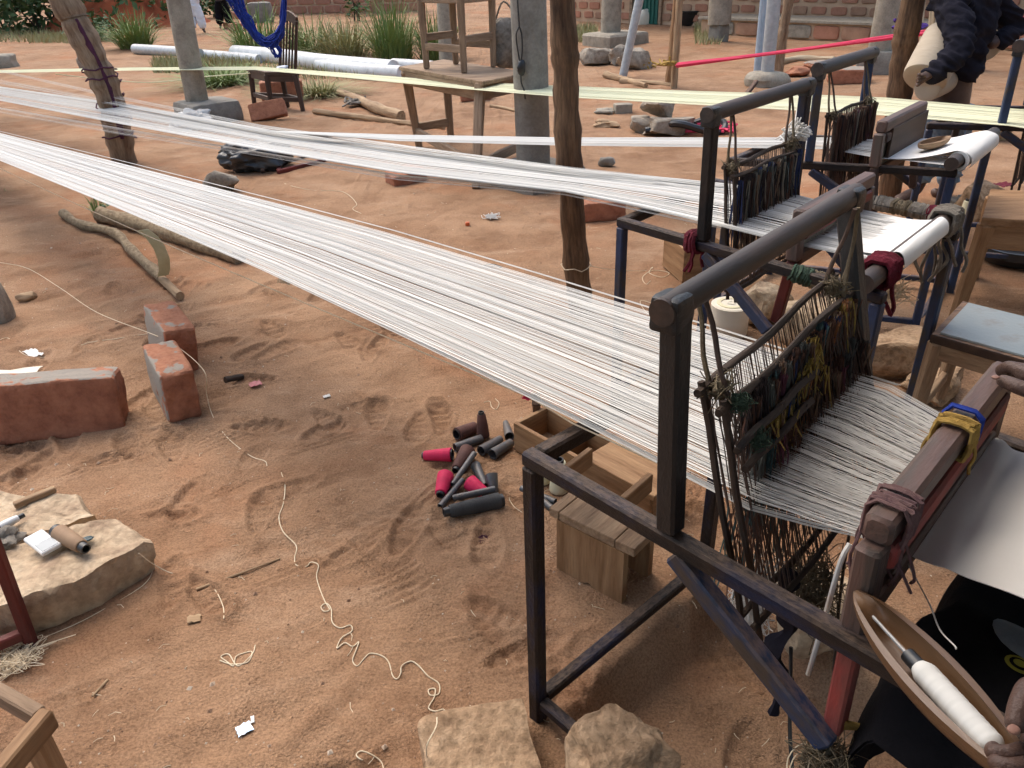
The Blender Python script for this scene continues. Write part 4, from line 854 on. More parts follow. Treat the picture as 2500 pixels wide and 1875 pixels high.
lying('thin grey tube crossing below the magenta cones', (1640, 1060), (1830, 835), .009, .0085, None, za=.009, zb=.03)
lying('magenta cone lying pointed towards the viewer', (1690, 790), (1640, 965), .025, .016, m_pink, m_plastd, (.04, .92))
lying('magenta cone partly under the thin tubes', (1880, 850), (2030, 960), .024, .016, m_pink, m_plastd, (.04, .92))
lying('grey tapered bare tube right of the brown heart cone', (1940, 715), (2020, 885), .016, .010, None)
lying('grey flared tube standing at the right of the pile', (2072, 790), (2098, 945), .019, .012, None, za=.05, zb=.012)
lying('thin grey tube lying above the charcoal cone', (1750, 990), (2105, 912), .010, .010, None, za=.012, zb=.03)
t = lying('charcoal cone with pink thread wisps at the bottom of the pile', (2170, 1005), (1668, 1110), .024, .017, m_greyt, m_plastd, (.06, .9))
def c3(x, y): return ((1240+x/3.456)/KX, (930+y/3.456)/KX)
p = at(*c3(290, 850)); cone('cream cone standing behind the near loom leg', p, p+Vector((0, 0, .14)), .03, .02, m_cream, m_plastd, (.03, .92))
p = at(*c3(430, 925)); cone('cream cone standing right of the near loom leg', p, p+Vector((0, 0, .13)), .033, .022, m_cream, m_plastd, (.03, .92))
pa, pb = at(*c3(110, 905), .012), at(*c3(400, 1020), .012); cone('dark tube lying before the cream cones', pb, pa, .012, .011, None)
pa, pb = at(*c3(260, 980), .012), at(*c3(370, 1075), .012); cone('short dark tube before the low stool', pb, pa, .012, .011, None)
p = at(1572, 718); t = cone('large ivory yarn spool standing on the sand inside the second loom', p, p+Vector((0, 0, .155)), .088, .086, m_creamw, m_cream, (.0, .97))
mb = MB(); mb.lathe([(.0, .985), (.086, .97), (.085, .955)], p, p+Vector((0, 0, .155)), 24); mb.lathe([(.02, 1.0), (.014, 1.0), (.014, .9)], p, p+Vector((0, 0, .155)), 12); mb.build('spool_top', m_creamw, t)

# ------------------------------------------------------------------ low stools and boxes under the looms
def low_stool():
    z = .20; P = [at(*c3(345, 1100), z), at(*c3(575, 897), z), at(*c3(1190, 1190), z), at(*c3(905, 1370), z)]; t = thing('low_stool', 'low plank stool with notched end boards under the near loom', 'stool', Vector((P[0].x, P[0].y, 0)))
    e = (P[2]-P[1]); f = (P[0]-P[1]); 
    for k, (a, b, w) in enumerate(((.0, .13, 0), (.14, .80, 1), (.81, 1.0, 0))): pass
    L = ((P[3]-P[0]).length+e.length)/2*1.2; wd = (f.length+(P[3]-P[2]).length)/2*1.12; d = ((P[3]-P[0])+(P[2]-P[1])).normalized(); s = Vector((-d.y, d.x, 0)); o = P[0]
    if s.dot(P[1]-P[0]) < 0: s = -s
    for a, b in ((.0, .10), (.105, .90), (.905, 1.0)):
        pass
    for a, b in ((0, .12), (.125, .78), (.785, 1.0)):
        mb = MB(); c0 = o+s*0; mb.bar(o+d*L*(a+b)/2, o+d*L*(a+b)/2+s*wd, L*(b-a)-.001, .028, ch=.08); mb.build('plank', m_woodd, t)
    for q in (.06, .94):
        mb = MB(); a = o+s*(wd*q)+d*.03; b = o+s*(wd*q)+d*(L-.03); zb = .014; V = []
        th = s*.012
        prof = [(0, 0), (.40, 0), (.5, .07), (.60, 0), (1, 0), (1, 1), (0, 1)]
        for sg in (-1, 1):
            for (x, y) in prof: pp = a.lerp(b, x); V.append(Vector((pp.x, pp.y, y*(z-zb)))+th*sg)
        n = len(prof); F = [tuple(range(n))[::-1], tuple(range(n, 2*n))]+[(i, (i+1) % n, n+(i+1) % n, n+i) for i in range(n)]
        G = [(v.z*1.0, v.x, v.y) for v in V]; mb.add(V, F, G); mb.build('end_board', m_wood, t, smooth=False)
    mb = MB(); a = o+d*(L-.05)+s*(wd*.06); b = o+d*(L-.05)+s*(wd*.94); mb.bar(a+Vector((0, 0, z-.07)), b+Vector((0, 0, z-.07)), .018, .06); mb.build('rail', m_wood, t)
    mb = MB(); a = o+d*.04+s*(wd*.06); b = o+d*.04+s*(wd*.94); mb.bar(a+Vector((0, 0, z-.07)), b+Vector((0, 0, z-.07)), .018, .06); mb.build('rail', m_wood, t)
low_stool()
def open_box(name, label, corners, h, z0=0, th=.016, lidfrac=0, m=m_wood, part=True):
    P = [at(x, y, z0+h) for x, y in corners]; P = [Vector((p.x, p.y, 0)) for p in P]; o, a, b = P; ex = a-o; ey = b-o; L = ex.length; Wd = ey.length; ex.normalize(); ey = (ey-ex*ey.dot(ex)).normalized(); t = thing(name, label, 'box', Vector((o.x, o.y, z0)))
    def side(p, q, nm='side_board'):
        mb = MB(); mb.bar(p+Vector((0, 0, z0+h/2)), q+Vector((0, 0, z0+h/2)), th, h, ch=.08); mb.build(nm, m, t)
    side(o, o+ex*L); side(o+ey*Wd, o+ex*L+ey*Wd); side(o+ey*th*.5+ex*th*.4, o+ey*(Wd-th*.5)+ex*th*.4, 'end_board'); side(o+ex*(L-th*.4)+ey*th*.5, o+ex*(L-th*.4)+ey*(Wd-th*.5), 'end_board')
    if part: side(o+ex*L*.33+ey*th*.5, o+ex*L*.33+ey*(Wd-th*.5), 'divider')
    mb = MB(); mb.bar(o+ey*Wd/2+Vector((0, 0, z0+.01)), o+ex*L+ey*Wd/2+Vector((0, 0, z0+.01)), Wd-th, .012); mb.build('floor_board', m_woodd, t)
    if lidfrac:
        mb = MB(); mb.bar(o+ex*L*lidfrac+ey*Wd/2+Vector((0, 0, z0+h+.012)), o+ex*(L+.02)+ey*Wd/2+Vector((0, 0, z0+h+.012)), Wd+.03, .022, ch=.1); mb.build('seat_plank', m_wood, t)
    return t
open_box('storage_bench', 'long wooden storage bench with open compartments under the near warp', [c3(60, 345), c3(1215, 985), c3(330, 215)], .12, lidfrac=.56)
open_box('wooden_box', 'small open wooden box standing under the second loom', [(1438, 505), (1482, 540), (1530, 500)], .19, part=False)
mb = MB(); a, b_ = gat(1110, 905)+Vector((0, 0, -.02)), at(1155, 850, .03); 
mb.bar(at(1160, 890, .0), at(1158, 862, .16), .03, .05); tag(mb.build('wood_block', m_wooddk), 'dark upright wood offcut at the corner of the storage bench', 'offcut')
# red trestle leg and bench corner at the left edge
def left_trestle():
    a = at(68, 1392); t = thing('red_trestle', 'dark red painted trestle leg at the left edge', 'trestle', a); d = ray(0, 1170); 
    top = at(-8, 1190, .32)
    mb = MB(); mb.bar(a, a+(top-a)*1.6, .03, .026); mb.build('leg', m_redb, t)
    b = at(-70, 1420, .04); mb = MB(); mb.bar(a+Vector((-.01, 0, .04)), b, .028, .03); mb.build('rail', m_redb, t)
    mb = MB(); mb.bar(b+Vector((-.02, 0, -.05)), b+(top-a)*1.5, .03, .026); mb.build('leg', m_redb, t)
left_trestle()
def left_bench():
    z = .34; c = at(92, 1552, z); t = thing('pale_bench', 'pale wooden bench corner at the bottom left edge', 'bench', Vector((c.x-.2, c.y, 0)))
    e = (at(0, 1500, z)-c); f = (at(20, 1640, z)-c); e.normalize(); f.normalize()
    mb = MB(); mb.bar(c, c+e*.5, .026, .045); mb.build('top_rail', m_woodg, t)
    mb = MB(); mb.bar(c-e*.012-f*.01, c+f*.5, .03, .05); mb.build('top_rail', m_wood, t)
    mb = MB(); q = c+e*.02+f*.02; mb.bar(q-Vector((0, 0, .02)), Vector((q.x, q.y, 0)), .04); mb.build('leg', m_wood, t)
    for d in (e, f):
        q = c+d*.48; mb = MB(); mb.bar(q-Vector((0, 0, .02)), Vector((q.x, q.y, 0)), .04); mb.build('leg', m_wood, t)
left_bench()
tangle('pale fibre waste heap under the red trestle leg', at(35, 1425), .07, .02, 60, .0011, m_string, seed=15, cat='fibre waste')

# ------------------------------------------------------------------ strings on the sand
def string(label, px, r=.0016, lift=0, m=m_string, name='loose_string', zs=None):
    pts = []
    for i, (x, y) in enumerate(px):
        z = zs[i] if zs else 0
        pts.append((gat(x, y)+Vector((0, 0, r+.001)) if not z else at(x, y, z)))
    mb = MB(); mb.tube(spline(pts, 6), r, 5); return tag(mb.build(name, m), label, 'string', 'strings on the sand')
string('string running from the left edge over the mortared block down to the sand', [(-5, 566), (60, 580), (130, 622), (210, 675), (330, 722), (378, 745), (440, 800), (446, 850), (460, 900), (490, 945), (540, 985), (572, 997), (577, 1008)], zs=[.26, .22, .15, .1, .165, .165, .165, .06, 0, 0, 0, 0, 0])
string('branching thread lying left of the mortared blocks', [(-5, 736), (20, 732), (50, 765), (100, 772), (190, 742), (250, 733), (320, 722)])
s1 = [(608, 1022), (616, 1050), (612, 1090), (603, 1118), (612, 1150), (640, 1180), (637, 1205), (640, 1222), (662, 1225), (672, 1216), (688, 1222), (684, 1245), (690, 1270), (702, 1300), (712, 1318), (700, 1322), (694, 1312), (706, 1305), (716, 1318), (718, 1345), (735, 1358), (757, 1352), (760, 1365), (738, 1380), (728, 1402), (745, 1390), (762, 1398), (775, 1388), (770, 1405), (762, 1428), (772, 1440), (786, 1425), (800, 1413), (825, 1418), (840, 1432), (848, 1460), (858, 1468), (866, 1455), (868, 1440), (888, 1430), (905, 1440), (925, 1462), (948, 1478), (948, 1500), (930, 1503), (926, 1492), (940, 1490), (938, 1508), (926, 1530), (940, 1538), (958, 1534), (963, 1546)]
string('long winding cream string crossing the near sand with small loops', s1, .0017)
string('string end trailing over the bottom boulder', [(944, 1550), (942, 1570), (922, 1610), (922, 1640), (915, 1665)], zs=[.135, .145, .14, .08, .02])
string('string arching from the front flat stone to the sand', [(300, 1195), (330, 1218), (372, 1240), (430, 1252), (462, 1272), (482, 1310), (484, 1338)], zs=[.12, .05, 0, 0, 0, 0, 0])
string('small looped string tangle on the near sand', [(475, 1428), (500, 1436), (535, 1432), (545, 1410), (528, 1412), (510, 1420), (505, 1440), (490, 1430), (478, 1420), (495, 1415), (515, 1440), (545, 1415), (552, 1395)])
string('loop of string at the bottom edge left of the boulder', [(800, 1645), (780, 1642), (770, 1632), (780, 1624), (800, 1630), (822, 1645), (830, 1665)])
string('pale thread curl beside the upright brown cone', [(1045, 870), (1058, 868), (1062, 880), (1072, 885), (1078, 872), (1070, 862)], .0012)
string('thread curl on the sand left of the near loom leg', [(1115, 1060), (1100, 1075), (1110, 1095), (1128, 1108)], .0012)
string('tangled cream thread right of the straight pole', [(1262, 572), (1320, 582), (1390, 586), (1410, 578), (1402, 590), (1430, 600), (1445, 590), (1410, 585), (1388, 600), (1395, 615), (1405, 608)], .0018, zs=[.1, .06, 0, 0, 0, 0, 0, 0, 0, 0, 0])
string('thread loop on the sand below the second loom leg', [(1480, 682), (1440, 668), (1385, 650), (1395, 675), (1420, 690), (1460, 705), (1470, 715), (1455, 722)], .0018)
string('long faint thread on the sand beyond the near warp', [(560, 372), (610, 395), (640, 405), (680, 412), (740, 415), (770, 440), (762, 452), (780, 462)], .002)
string('thread lying along the red trestle foot', [(20, 1345), (70, 1380), (140, 1360), (220, 1320), (310, 1265), (335, 1225)], .0012)
# lint and pebbles: countless
def litter():
    mb = MB()
    for k in range(5200):
        y = .7+5.5*random.random()**1.7; x = U(-1, 1)*(.55+.62*y)-.05; z = gz(x, y); s = U(.0014, .0040)*(1 if random.random() < .92 else 2.6); a = U(0, 6.28); c, d = math.cos(a)*s, math.sin(a)*s
        mb.add([(x+c, y+d, z), (x-d*.8, y+c*.8, z), (x-c, y-d, z), (x+d, y-c, z), (x, y, z+s*.75), (x, y, z-s*.3)], [(0, 1, 4), (1, 2, 4), (2, 3, 4), (3, 0, 4)], [(x*40, y*40, k*.77)]*6)
    tag(stuff(mb.build('gravel', mat('grit', (.15, .08, .05), (.66, .56, .44), (.36, .23, .15), scale=2, rough=.95, bump=0, lo=.38, hi=.62), smooth=False)), 'scattered grit and small pebbles on the sand', 'gravel')
    mb = MB()
    for k in range(340):
        y = .9+5.0*random.random()**1.4; x = U(-1, 1)*(.5+.6*y); z = gz(x, y)+.002; a = U(0, 6.28); l = U(.008, .035); b = a+U(-.9, .9)
        mb.tube([(x, y, z), (x+math.cos(a)*l*.5, y+math.sin(a)*l*.5, z+U(.0, .004)), (x+math.cos(a)*l*.5+math.cos(b)*l*.5, y+math.sin(a)*l*.5+math.sin(b)*l*.5, z)], .0009, 4)
    tag(stuff(mb.build('lint', m_string)), 'short thread ends and straw bits strewn over the sand', 'lint')
litter()

# ------------------------------------------------------------------ looms
class Fr:
    def __init__(s, O, d, v=None):
        s.O = Vector((O[0], O[1], 0)); s.d = Vector((d[0], d[1], 0)).normalized(); s.v = Vector((v[0], v[1], 0)).normalized() if v else Vector((-s.d.y, s.d.x, 0))
    def L(s, u, w, z): return s.O + s.d*u + s.v*w + Vector((0, 0, z))
F1 = Fr((.035, 1.228), (.665, -.747)); F2 = Fr((.418, 2.70), (.622, -.783), (.690, .739))
d3 = Vector((.93, -.37, 0)).normalized(); F3 = Fr(tuple((Vector((1.345, 3.43, 0))-d3*.33)[:2]), d3[:2], (.66, .75))
d4 = Vector((.95, -.31, 0)).normalized(); F4 = Fr(tuple((Vector((2.57, 4.08, 0))-d4*.33)[:2]), d4[:2], (.66, .75))
def loom(F, label, W, pu, ztop, ulen, legm, postm, mats, diag=True, cap=True, pr=.027, sz=.034, lean=(-.01, -.01), beam_u=None):
    L = F.L; t = thing('loom', label, 'loom', F.O, 'loom frames'); up = (0, 0, 1)
    def part(name, a, b, w, m, h=None, **k): mb = MB(); mb.bar(a, b, w, h, **k); return mb.build(name, m, t)
    zr = .77; h = sz/2
    for w in (0, W):
        part('leg', L(0, w, -.03), L(0, w, zr-sz), sz, legm, up=F.d); part('leg', L(ulen, w, -.03), L(ulen, w, zr-sz), sz, legm, up=F.d)
        part('side_rail', L(-h, w, zr-h), L(ulen+h, w, zr-h), sz*.96, m_steel); part('foot_rail', L(h, w, .07), L(ulen-h, w, .07), sz*.8, legm)
        ln = lean[1] if w else lean[0]; part('tall_post', L(pu, w, zr+.001), L(pu+ln, w, ztop), sz*1.08, postm, up=F.d)
        if diag: part('diagonal_brace', L(pu+.015, w+(.003 if w else -.003), zr-sz-.004), L(.64, w, .54), sz*1.05, m_steelb, sz*.9, up=F.v)
    part('front_rail', L(0, h, zr-h-.002), L(0, W-h, zr-h-.002), sz, m_steel); part('foot_rail', L(0, h, .065), L(0, W-h, .065), sz*.9, legm)
    a, b = L(pu+lean[0], -.03, ztop+.012), L(pu+lean[1], W+.03, ztop+.012); ax = (b-a).normalized(); mb = MB(); mb.tube([a.lerp(b, k/14) for k in range(15)], pr, 20); mb.build('top_pipe', m_pipe, t)
    for q, s in ((a, -1), (b, 1)):
        fv = Vector((ax.x, ax.y, 0)).normalized(); mb = MB(); mb.rock(q-ax*(s*.024)-Vector((0, 0, pr*.35)), (.052, .046, pr*2.5), math.atan2(fv.y, fv.x), p=9, amp=.05, n=8, seed=3); mb.build('bracket', m_steelk, t)
        mb = MB(); mb.lathe([(0, .0), (pr*.98, 0), (pr*1.0, .3), (pr*1.0, 1)], q+ax*(s*.006), q-ax*(s*.02), 16); mb.build('pipe_end', m_pipe, t)
    if beam_u:
        a, b = L(beam_u, -.06, .80), L(beam_u, W+.06, .80); mb = MB(); mb.tube([a.lerp(b, k/8) for k in range(9)], .028, 16); mb.build('cloth_beam', m_pipe, t)
    return t
loom1 = loom(F1, 'nearest loom frame of dark blue steel in the right foreground', .67, .325, 1.15, .98, m_steel, m_steelk, None, lean=(-.022, -.105), pr=.021, beam_u=.95)
loom2 = loom(F2, 'second loom frame of blue steel behind the nearest loom', .67, .36, 1.155, .96, m_steelb, m_steel, None, pr=.0235, beam_u=.93)
loom3 = loom(F3, 'third loom frame of blue steel beside the rough wooden pole', .62, .33, 1.14, .90, m_steelb, m_steelb, None, pr=.028, beam_u=.90)
loom4 = loom(F4, 'farthest loom frame at the right edge behind the man', .62, .33, 1.13, .95, m_steelb, m_steelb, None, pr=.03, beam_u=.9)

def ragwrap(label, c, ax, w, h, m, n=9, seed=0, r=.005, tails=3, name='rag_tie', parent=None, tl=.06, spread=.014):
    "strips of cloth wound round a bar at c (bar direction ax) with loose ends"
    rs = random.Random(seed); ax = Vector(ax).normalized(); s, q = perp(ax); mb = MB()
    for k in range(n):
        o = c + ax*rs.uniform(-spread, spread); tl_ = rs.uniform(-.35, .35); pts = []
        for j in range(13):
            a = 2*math.pi*j/12+tl_; cx, cz = math.cos(a), math.sin(a); e = 1/max(abs(cx)/(w/2+r), abs(cz)/(h/2+r)); e = min(e, 1.25*max(w, h)/2+r)
            pts.append(o + s*(cx*e) + q*(cz*e) + ax*(tl_*.02*math.sin(a)))
        mb.tube(pts, r*rs.uniform(.7, 1.3), 5)
    for k in range(tails):
        p = c+ax*rs.uniform(-spread, spread)+s*(rs.choice((-1, 1))*w*.55); pts = [p]
        for j in range(4): p = p+Vector((rs.gauss(0, .35), rs.gauss(0, .35), -1)).normalized()*tl/4*rs.uniform(.7, 1.3); pts.append(p)
        mb.tube(spline(pts, 3), r*.75, 5)
    o = mb.build(name, m, parent); return o if parent else tag(o, label, 'rag')
def fuzz(mb, c, r, n, rad, rs, sq=(1, 1, 1)):
    for k in range(n):
        pts = [c+Vector((rs.gauss(0, r)*sq[0], rs.gauss(0, r)*sq[1], rs.gauss(0, r)*sq[2])) for _ in range(4)]; mb.tube(spline(pts, 3), rad, 3, cap=False)

# ---- harness (heddles) of a loom
def harness(F, label, top, bot, v0, v1, ztop, zbot, ncord, tassels, seed=0, hang_z=1.16, hang_u=.31, r=.0011, zmid=.84, cordm=None, sets=2, du=.035, vk=0, slack=.004, tl=(.10, .20), twig=m_twig, tas_v=(0, 1), below=True, hv=(.04, .92)):
    "top/bot: u of upper and lower stick at v0 and v1"
    rs = random.Random(seed); L = F.L; t = thing('heddle_harness', label, 'heddles', F.L((top[0]+bot[0])/2, (v0+v1)/2, zbot)); cordm = cordm or m_cordd
    def P(s, f, z):   # point on harness set s at fraction f across and height z
        k = (z-zbot)/(ztop-zbot); ut = top[0]+(top[1]-top[0])*f; ub = bot[0]+(bot[1]-bot[0])*f
        return L(ub+(ut-ub)*k + s*du, v0+(v1-v0)*f, z)
    for s in range(sets):
        zz = ztop - .02*s
        for nm, z, rr in (('upper_stick', zz, .007), ('lower_stick', zbot+.01*s, .006)):
            mb = MB(); pts = [P(s, f, z+.004*math.sin(f*9+s+seed)) for f in np.linspace(-.03, 1.03, 10)]; mb.tube(pts, rr, 8, rough=.2, seed=s); mb.build(nm, twig, t)
        for f in (0, 1):
            mb = MB(); pts = [P(s, f+.006*math.sin(k*1.7+s), z) for k, z in enumerate(np.linspace(zz+.015, zbot-.03, 7))]; mb.tube(pts, .006, 7, rough=.25, seed=f+s); mb.build('side_stick', twig, t)
        mb = MB()
        for k in range(ncord):
            f = (k+rs.uniform(.1, .9))/ncord; a = P(s, f, zz); b = P(s, f+rs.gauss(0, .008), zbot+.01); m_ = P(s, f+rs.gauss(0, .006), zmid)+F.d*rs.gauss(0, slack); mb.tube([a, a.lerp(m_, .5)+F.d*rs.gauss(0, slack), m_, m_.lerp(b, .5), b], r*rs.uniform(.7, 1.5), 3, cap=False)
        stuff(mb.build('heddle_cords', cordm, t))
    for i, (f, z, ln, ci, n) in enumerate(tassels):
        mb = MB(); c = P(sets-.75, f, z)
        for k in range(n):
            a = c+F.v*rs.gauss(0, .006)+F.d*rs.gauss(0, .006); l = ln*rs.uniform(.6, 1.15); b = a+Vector((0, 0, -l))+F.v*rs.gauss(0, .010)+F.d*rs.gauss(0, .010); mid = a.lerp(b, .5)+F.v*rs.gauss(0, .004)+F.d*rs.gauss(-.003, .004); mb.tube([a, mid, b], [r*1.3, r*1.8, r*1.1], 3, cap=False)
        mb.build('tassel', TASSEL[ci], t)
    for j, f in enumerate(hv):
        for s in range(sets):
            a = L(hang_u, v0+(v1-v0)*f+.012*s, hang_z); b = P(s, f, ztop-.02*s); mb = MB(); mb.tube(spline([a, a.lerp(b, .35)+F.v*.006, a.lerp(b, .7)-F.v*.004, b, b-Vector((0, 0, .03))], 3), .0042, 6, rough=.25); mb.build('hanging_cord', m_cordd if (j+s) % 2 else m_khaki, t)
        mb = MB(); b = P(.5, f, ztop); fuzz(mb, b, .014, 30, .0012, rs); mb.rock(b, (.03, .028, .03), p=2, amp=.3, n=5, seed=j); mb.build('knot', m_khaki, t)
    return t, P
rs1 = random.Random(11); tz = []
for k in range(90):
    f = .14+.86*(k+rs1.random())/90; tz.append((f, .985-.02*rs1.random() if rs1.random() < .55 else .93-.06*rs1.random(), rs1.uniform(.10, .21), rs1.choice([0, 0, 1, 1, 3, 4, 4, 5, 6, 6, 7, 2, 1, 3, 0, 8 if k % 3 == 0 else 1]), rs1.randint(18, 30)))
for k in range(10): tz.append((rs1.uniform(.2, .98), rs1.uniform(.90, .97), rs1.uniform(.05, .09), 2, 22))
h1, P1 = harness(F1, 'near loom heddles, dark cords with tattered yellow, blue and maroon tassels', (.315, .225), (.435, .39), .07, .655, 1.0, .60, 84, tz, seed=1, hang_u=.265, r=.0010, sets=2, zmid=.82)
# cross sticks of the near harness and green knot
for z, f0, f1 in ((.925, -.01, .55), (.885, .02, .48)):
    mb = MB(); mb.tube([P1(1.45, f, z+.003*math.sin(f*20)) for f in np.linspace(f0, f1, 10)], .0065, 8, rough=.25); mb.build('cross_stick', m_twig, h1)
rsx = random.Random(4)
for c in (P1(1.6, .10, .915), P1(1.5, .04, .99)):
    mb = MB(); fuzz(mb, c, .008, 60, .0008, rsx); mb.rock(c, (.022, .02, .022), p=2, amp=.3, n=5); mb.build('green_knot', m_green, h1)

# dark hanging yarn under the near warp
mb = MB(); mb2 = MB()
for k in range(150):
    f = rsx.uniform(.0, .85); a = P1(rsx.uniform(-.4, 1.2), f, .80-.02*rsx.random()); l = rsx.uniform(.12, .26)*(1 if f > .1 else .8); b = a+Vector((rsx.gauss(0, .012), rsx.gauss(0, .012), -l)); (mb if k % 3 else mb2).tube([a, a.lerp(b, .5)+F1.v*rsx.gauss(0, .006), b], .0016, 3, cap=False)
stuff(mb.build('lower_tassels', TASSEL[1], h1)); stuff(mb2.build('lower_tassels', TASSEL[7], h1))
mb = MB(); c = F1.L(.44, .22, .55); pts = [c+Vector((0, 0, .06)), c, c+Vector((.02, .0, -.08)), c+Vector((.005, .02, -.16)), c+Vector((.03, .01, -.24)), c+Vector((.02, .0, -.32))]; mb.tube(spline(pts, 5), [.014+.006*math.sin(k) for k in range(26)], 8, rough=.4); mb.build('navy_rope', m_hood, h1)
mb = MB(); pts = [F1.L(.46, .24, .42), F1.L(.52, .18, .25), F1.L(.60, .12, .10)]; mb.tube(spline(pts, 5), .004, 6); pts = [F1.L(.47, .36, .75), F1.L(.48, .37, .5), F1.L(.50, .4, .2)]; mb.tube(spline(pts, 5), .003, 6); mb.build('treadle_cord', m_plastd, h1)
mb = MB(); fuzz(mb, F1.L(.36, .26, .46), .022, 160, .0009, rsx, (1, 1, 2.2)); stuff(mb.build('white_fluff', m_paper, h1)); mb = MB(); fuzz(mb, F1.L(.44, .33, .50), .03, 110, .0011, rsx, (1, 1, 1.5)); stuff(mb.build('brown_fluff', m_khaki, h1))
rs2 = random.Random(21); tz = []
for k in range(46):
    f = .05+.93*(k+rs2.random())/46; tz.append((f, .97-.03*rs2.random(), rs2.uniform(.13, .26), rs2.choice([0, 0, 0, 4, 4, 6, 9, 3, 7, 1, 2 if k % 7 == 0 else 0]), rs2.randint(10, 18)))
h2, P2 = harness(F2, 'second loom heddles with black, grey and cream tassels', (.36, .36), (.42, .42), .10, .58, .985, .58, 60, tz, seed=2, hang_z=1.15, hang_u=.35, r=.0014, sets=2, zmid=.80)
rs3 = random.Random(31); tz = []
for k in range(50):
    f = .02+.96*(k+rs3.random())/50; tz.append((f, .955-.02*rs3.random(), rs3.uniform(.18, .34), rs3.choice([1, 1, 1, 0, 0, 6, 6, 9, 4, 5]), rs3.randint(9, 16)))
h3, P3 = harness(F3, 'third loom heddles, dense brown and black cords', (.36, .36), (.39, .39), .05, .55, .955, .50, 50, tz, seed=3, hang_z=1.14, hang_u=.33, r=.0018, sets=2, zmid=.78)
rs4 = random.Random(41); tz = []
for k in range(40):
    f = .02+.96*(k+rs4.random())/40; tz.append((f, .95-.02*rs4.random(), rs4.uniform(.18, .34), rs4.choice([1, 0, 0, 6, 4, 5, 8]), rs4.randint(8, 14)))
h4, P4 = harness(F4, 'farthest loom heddles at the right edge', (.42, .42), (.45, .45), .05, .55, .95, .45, 40, tz, seed=4, hang_z=1.13, hang_u=.33, r=.002, sets=2, zmid=.78)
tangle('white frayed knot hanging from the second loom pipe', F2.L(.36, .62, .98), .05, .06, 40, .003, m_paper, 'yarn_knot', seed=6)

# ---- beaters
def beater(F, label, u, v0, v1, zt, m, arm_u, low, handle=True, lower_m=m_red, th=.042, hh=.05, name='loom_beater'):
    L = F.L; t = thing(name, label, 'beater', F.L(u, (v0+v1)/2, .55)); mb = MB()
    mb.bar(L(u[0] if isinstance(u, tuple) else u, v0, zt), L(u[1] if isinstance(u, tuple) else u, v1, zt), th, hh, ch=.16); mb.build('upper_bar', m, t); return t
def beater_full(F, label, ul, ur, v0, v1, zt, zb, m, lower_m, th=.045, hh=.048, arm=True, pivot=.55, pu=.635, av0=None, av1=None):
    L = F.L; t = thing('loom_beater', label, 'beater', L((ul+ur)/2, (v0+v1)/2, pivot), 'loom beaters')
    def bar(nm, a, b, w, h, mm, **k): mb = MB(); mb.bar(a, b, w, h, **k); return mb.build(nm, mm, t)
    bar('upper_bar', L(ul, v0, zt-hh/2), L(ur, v1, zt-hh/2), th, hh, m, ch=.16)
    bar('race_bar', L(ul+.012, v0+.015, zt-hh-.024), L(ur+.012, v1-.015, zt-hh-.024), th*.7, .04, lower_m, ch=.2)
    bar('lower_bar', L(ul+.006, v0+.01, zb), L(ur+.006, v1-.01, zb), th*.8, .045, m)
    bar('reed', L(ul+.004, v0+.03, (zt-hh-.05+zb)/2), L(ur+.004, v1-.03, (zt-hh-.05+zb)/2), .012, max(.02, zt-hh-.05-zb), m_greyrag)
    av0 = v0 if av0 is None else av0; av1 = v1 if av1 is None else av1
    for w, uu in ((av0, ul), (av1, ur)):
        bar('arm', L(uu, w, zt-hh), L(uu+.004, w, .765), th*.9, .04, m, up=F.v); bar('lower_arm', L(uu+.004, w, .763), L(pu, w, pivot), th*.72, .032, lower_m, up=F.v)
    return t
bt1 = beater_full(F1, 'near loom beater, worn grey brown bar bound with yellow and mauve rags', .625, .585, .025, .60, .95, .80, m_beater, m_red, th=.038, hh=.042)
bx = (F1.L(.585, .60, 0)-F1.L(.625, .025, 0)).normalized()
ragwrap('yellow rag wound round the middle of the near beater', F1.L(.605, .33, .93), bx, .047, .05, m_mustard, 12, 1, .0038, 4, spread=.022)
ragwrap('mauve frayed rag tied at the left end of the near beater', F1.L(.622, .075, .925), bx, .05, .055, mat('mauve_rag', (.20, .12, .11), (.12, .065, .07), scale=30, rough=.95, bump=.5), 14, 2, .0032, 12, tl=.12, spread=.02)
ragwrap('blue cord knot beside the yellow rag on the near beater', F1.L(.60, .37, .93), bx, .047, .05, m_blue, 2, 3, .004, 3, spread=.006, tl=.04)
bt2 = beater_full(F2, 'second loom beater behind the near loom pipe', .66, .66, .06, .62, .92, .77, m_beater, m_redb)
bt3 = beater_full(F3, 'third loom beater, dark wooden board with grey edge', .60, .60, -.02, .56, .955, .74, m_beater, m_rust, hh=.05)
mb = MB(); mb.bar(F3.L(.625, .05, .85), F3.L(.625, .56, .85), .014, .13); mb.build('board', m_wooddk, bt3)

